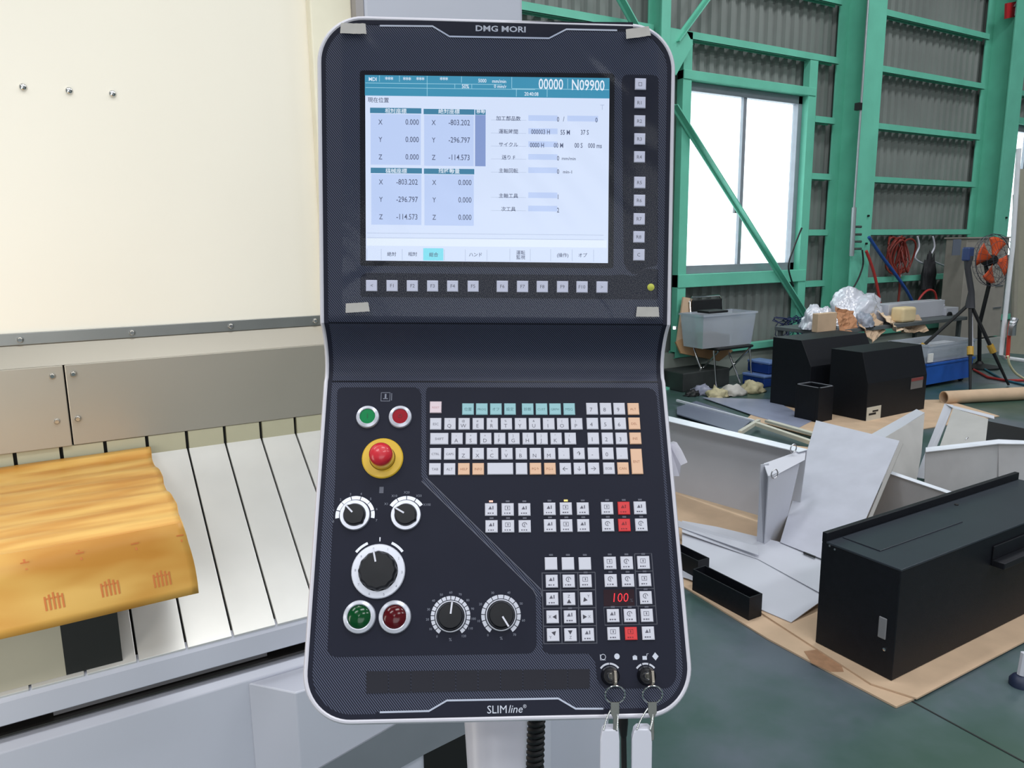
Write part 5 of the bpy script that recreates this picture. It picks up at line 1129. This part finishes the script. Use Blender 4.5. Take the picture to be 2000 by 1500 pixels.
# tripod
hub = onY(1895, 592, 4.35); top = onY(1892, 500, 4.35)
t = thing('black_tripod', (hub.x, 4.35, 0), 'black tripod with yellow clamps standing before the fan', 'tripod')
MB().tube([hub + V((0, 0, -.05)), hub + V((0, 0, .12)), top + V((0, 0, -.12)), top], [.05, .03, .03, .045]).build('centre_column', mat('tripod_grey', (60, 60, 66), .5), t, smooth=True)
MB().box((top.x - .05, 4.32, top.z - .05), (top.x + .05, 4.40, top.z + .09)).build('instrument_head', mat('head_blue', (50, 66, 110), .4), t, bevel=.015)
for (px, py) in ((1970, 752), (1895, 762), (1800, 712)):
    ft = fl(px, py, .012) if px != 1800 else V((hub.x - .55, 4.9, .012)); mid = hub.lerp(ft, .55)
    l_ = MB().tube([hub, mid, ft], [.018, .018, .012]).build('leg', rubber, t, smooth=True)
    dd_ = (ft - mid).normalized(); MB().tube([mid - dd_ * .04, mid + dd_ * .05], .032, 10).build('leg_clamp', mat('clamp_yellow', (190, 150, 60), .5), l_)
MB().tube([hub + V((.03, 0, -.05)), hub + V((.03, -.05, -.5))], .012).build('brace_rod', whitepl, t)
# hoses
hr = mat('hose_red', (176, 50, 48), .45); hb = mat('hose_blue', (40, 78, 150), .4); dr_ = mat('cord_dark_red', (126, 46, 38), .5)
def hose(name, pts, y, r, m, lb, cat='hose'):
    P_ = [onY(px, py, y + (dy[0] if dy else 0)) for px, py, *dy in pts]; Q = []
    for i in range(len(P_) - 1):
        p0, p1, p2, p3 = P_[max(0, i - 1)], P_[i], P_[i + 1], P_[min(len(P_) - 1, i + 2)]
        for k in range(8):
            f = k / 8; Q.append(.5 * ((2 * p1) + (p2 - p0) * f + (2 * p0 - 5 * p1 + 4 * p2 - p3) * f * f + (3 * p1 - p0 - 3 * p2 + p3) * f ** 3))
    Q.append(P_[-1]); return MB().tube(Q, r, 8).build(name, m, None, lb, cat, smooth=True)
hose('air_hose', [(1697, 463), (1722, 500), (1752, 540), (1772, 570), (1786, 597)], 5.7, .02, hb, 'straight blue air hose slanting down from the broad green column')
hose('air_hose', [(1692, 490), (1706, 530), (1714, 565), (1722, 615)], 5.68, .018, hr, 'red air hose hanging down beside the broad green column')
hose('air_hose', [(1787, 615), (1795, 585), (1812, 567), (1826, 572), (1830, 600)], 5.6, .014, hr, 'red hose looped in an arch above the white switch box')
hose('air_hose', [(1684, 488), (1685, 520), (1668, 560), (1640, 590)], 5.72, .01, rubber, 'thin dark hose curving over the foot of the broad green column')
hose('air_hose', [(1755, 520), (1757, 560), (1753, 600), (1752, 618)], 5.75, .014, dr_, 'dark red cord dropping from the hanging coil')
hose('air_hose', [(1550, 560), (1540, 520), (1552, 480), (1566, 445)], 6.05, .01, rubber, 'thin black wire looping over the window corner')
hose('floor_hose', [(1895, 710, -.0), (1930, 738, -.7), (1970, 744, -.9), (2010, 742, -1.0)], 4.9, .012, hr, 'red hose running along the floor near the tripod') if False else None
def fhose(pts, r, m, lb):
    Q = []; P_ = [fl(px, py, r) for px, py in pts]
    for i in range(len(P_) - 1):
        for k in range(6): Q.append(P_[i].lerp(P_[i + 1], k / 6))
    Q.append(P_[-1]); MB().tube(Q, r, 8).build('floor_hose', m, None, lb, 'hose', 'hoses across the floor', smooth=True)
fhose([(1902, 722), (1930, 737), (1965, 743), (2030, 742)], .014, hr, 'red hose running along the floor behind the tripod')
fhose([(1900, 712), (1925, 722), (1960, 742), (2030, 758)], .012, mat('hose_teal', (50, 110, 130), .45), 'blue green hose running along the floor behind the tripod')
# hanging coil
c = onY(1757, 498, 6.06); mb = MB()
for k in range(9):
    o_ = V((random.uniform(-.12, .2), random.uniform(-.05, .05), random.uniform(-.03, .03)))
    mb.tube([c + o_ + V((.13 * math.cos(a), .03 * math.sin(a * 2 + k), .22 * math.sin(a))) for a in [2 * PI * q / 24 for q in range(24)]], .013, 6, True)
mb.build('power_cord', dr_, None, 'tangled dark red cord coil hanging on the wall girt', 'cord', smooth=True)
for k, (x, lb) in enumerate(((1758, 'first'), (1792, 'second'), (1822, 'third'))):
    hose('cable_tie', [(x, 462), (x + 3, 482), (x - 4, 505), (x + 24, 520)] if k else [(x, 462), (x + 2, 490), (x, 515), (x + 1, 540)], 6.09, .012, whitepl, 'pale strap, %s from the left, hanging from the wall girt' % lb, 'strap')
c = onY(1830, 500, 5.95)
crumple('hanging_cloth', c + V((-.05, .06, -.45)), .14, .06, .45, mat('dark_cloth', (46, 46, 50), .8), 'dark cloth hanging on the wall left of the beige grey cabinet', 'cloth', 6.1, 4, .35)
# white frame rack at right edge
t = thing('white_rack', onY(1990, 720, 4.0), 'white tube framed rack cut off by the right edge of the photograph', 'rack')
yk = 4.0; fr_ = mat('rack_white', (220, 222, 228), .4)
MB().tube([onY(1990, 290, yk), onY(1978, 480, yk), onY(1955, 693, yk), onY(1962, 699, yk), onY(2060, 712, yk)], .022).build('frame_tube', fr_, t, smooth=True)
zf_ = onY(2060, 712, yk); MB().tube([V((zf_.x, yk, zf_.z)), V((zf_.x, yk, .0))], .022).build('rack_leg', fr_, t, smooth=True)
MB().tube([onY(1985, 380, yk + .02), onY(1980, 640, yk + .02)], .03).build('grey_upright', mat('rack_grey', (150, 146, 134), .5), t, smooth=True)
MB().plate([onY(1990, 330, yk + .1), onY(2040, 330, yk + .1), onY(2040, 695, yk + .1), onY(1972, 690, yk + .1)], .01).build('rack_board', mat('rack_board', (160, 156, 140), .6), t)
hose('red_tool', [(1968, 700), (1969, 680), (1972, 640), (1975, 628)], 3.94, .018, mat('tool_red', (200, 60, 46), .45), 'red tube hanging inside the white rack', 'tool')
hose('metal_fitting', [(1976, 655), (1978, 635), (1982, 622)], 3.9, .035, alum, 'metal hose fitting hanging inside the white rack', 'fitting')
hose('cream_hose', [(1968, 695), (1972, 712), (1985, 730), (2010, 745)], 3.93, .012, mat('hose_cream', (214, 206, 170), .5), 'cream hose curling below the white rack', 'hose')
# caster foot at the right edge
c = fl(1992, 1338, 0)
t = thing('swivel_foot', c, 'dark blue foot with pale post cut off by the right edge, on the green floor', 'foot')
MB().lathe([(.035, 0), (.035, .02), (.025, .035), (.012, .04)], 20, Matrix.Translation(c)).build('foot_pad', mat('foot_navy', (30, 40, 66), .5), t, smooth=True)
MB().tube([c + V((0, 0, .04)), c + V((.01, 0, .12))], .014).build('foot_post', whitem, t, smooth=True)
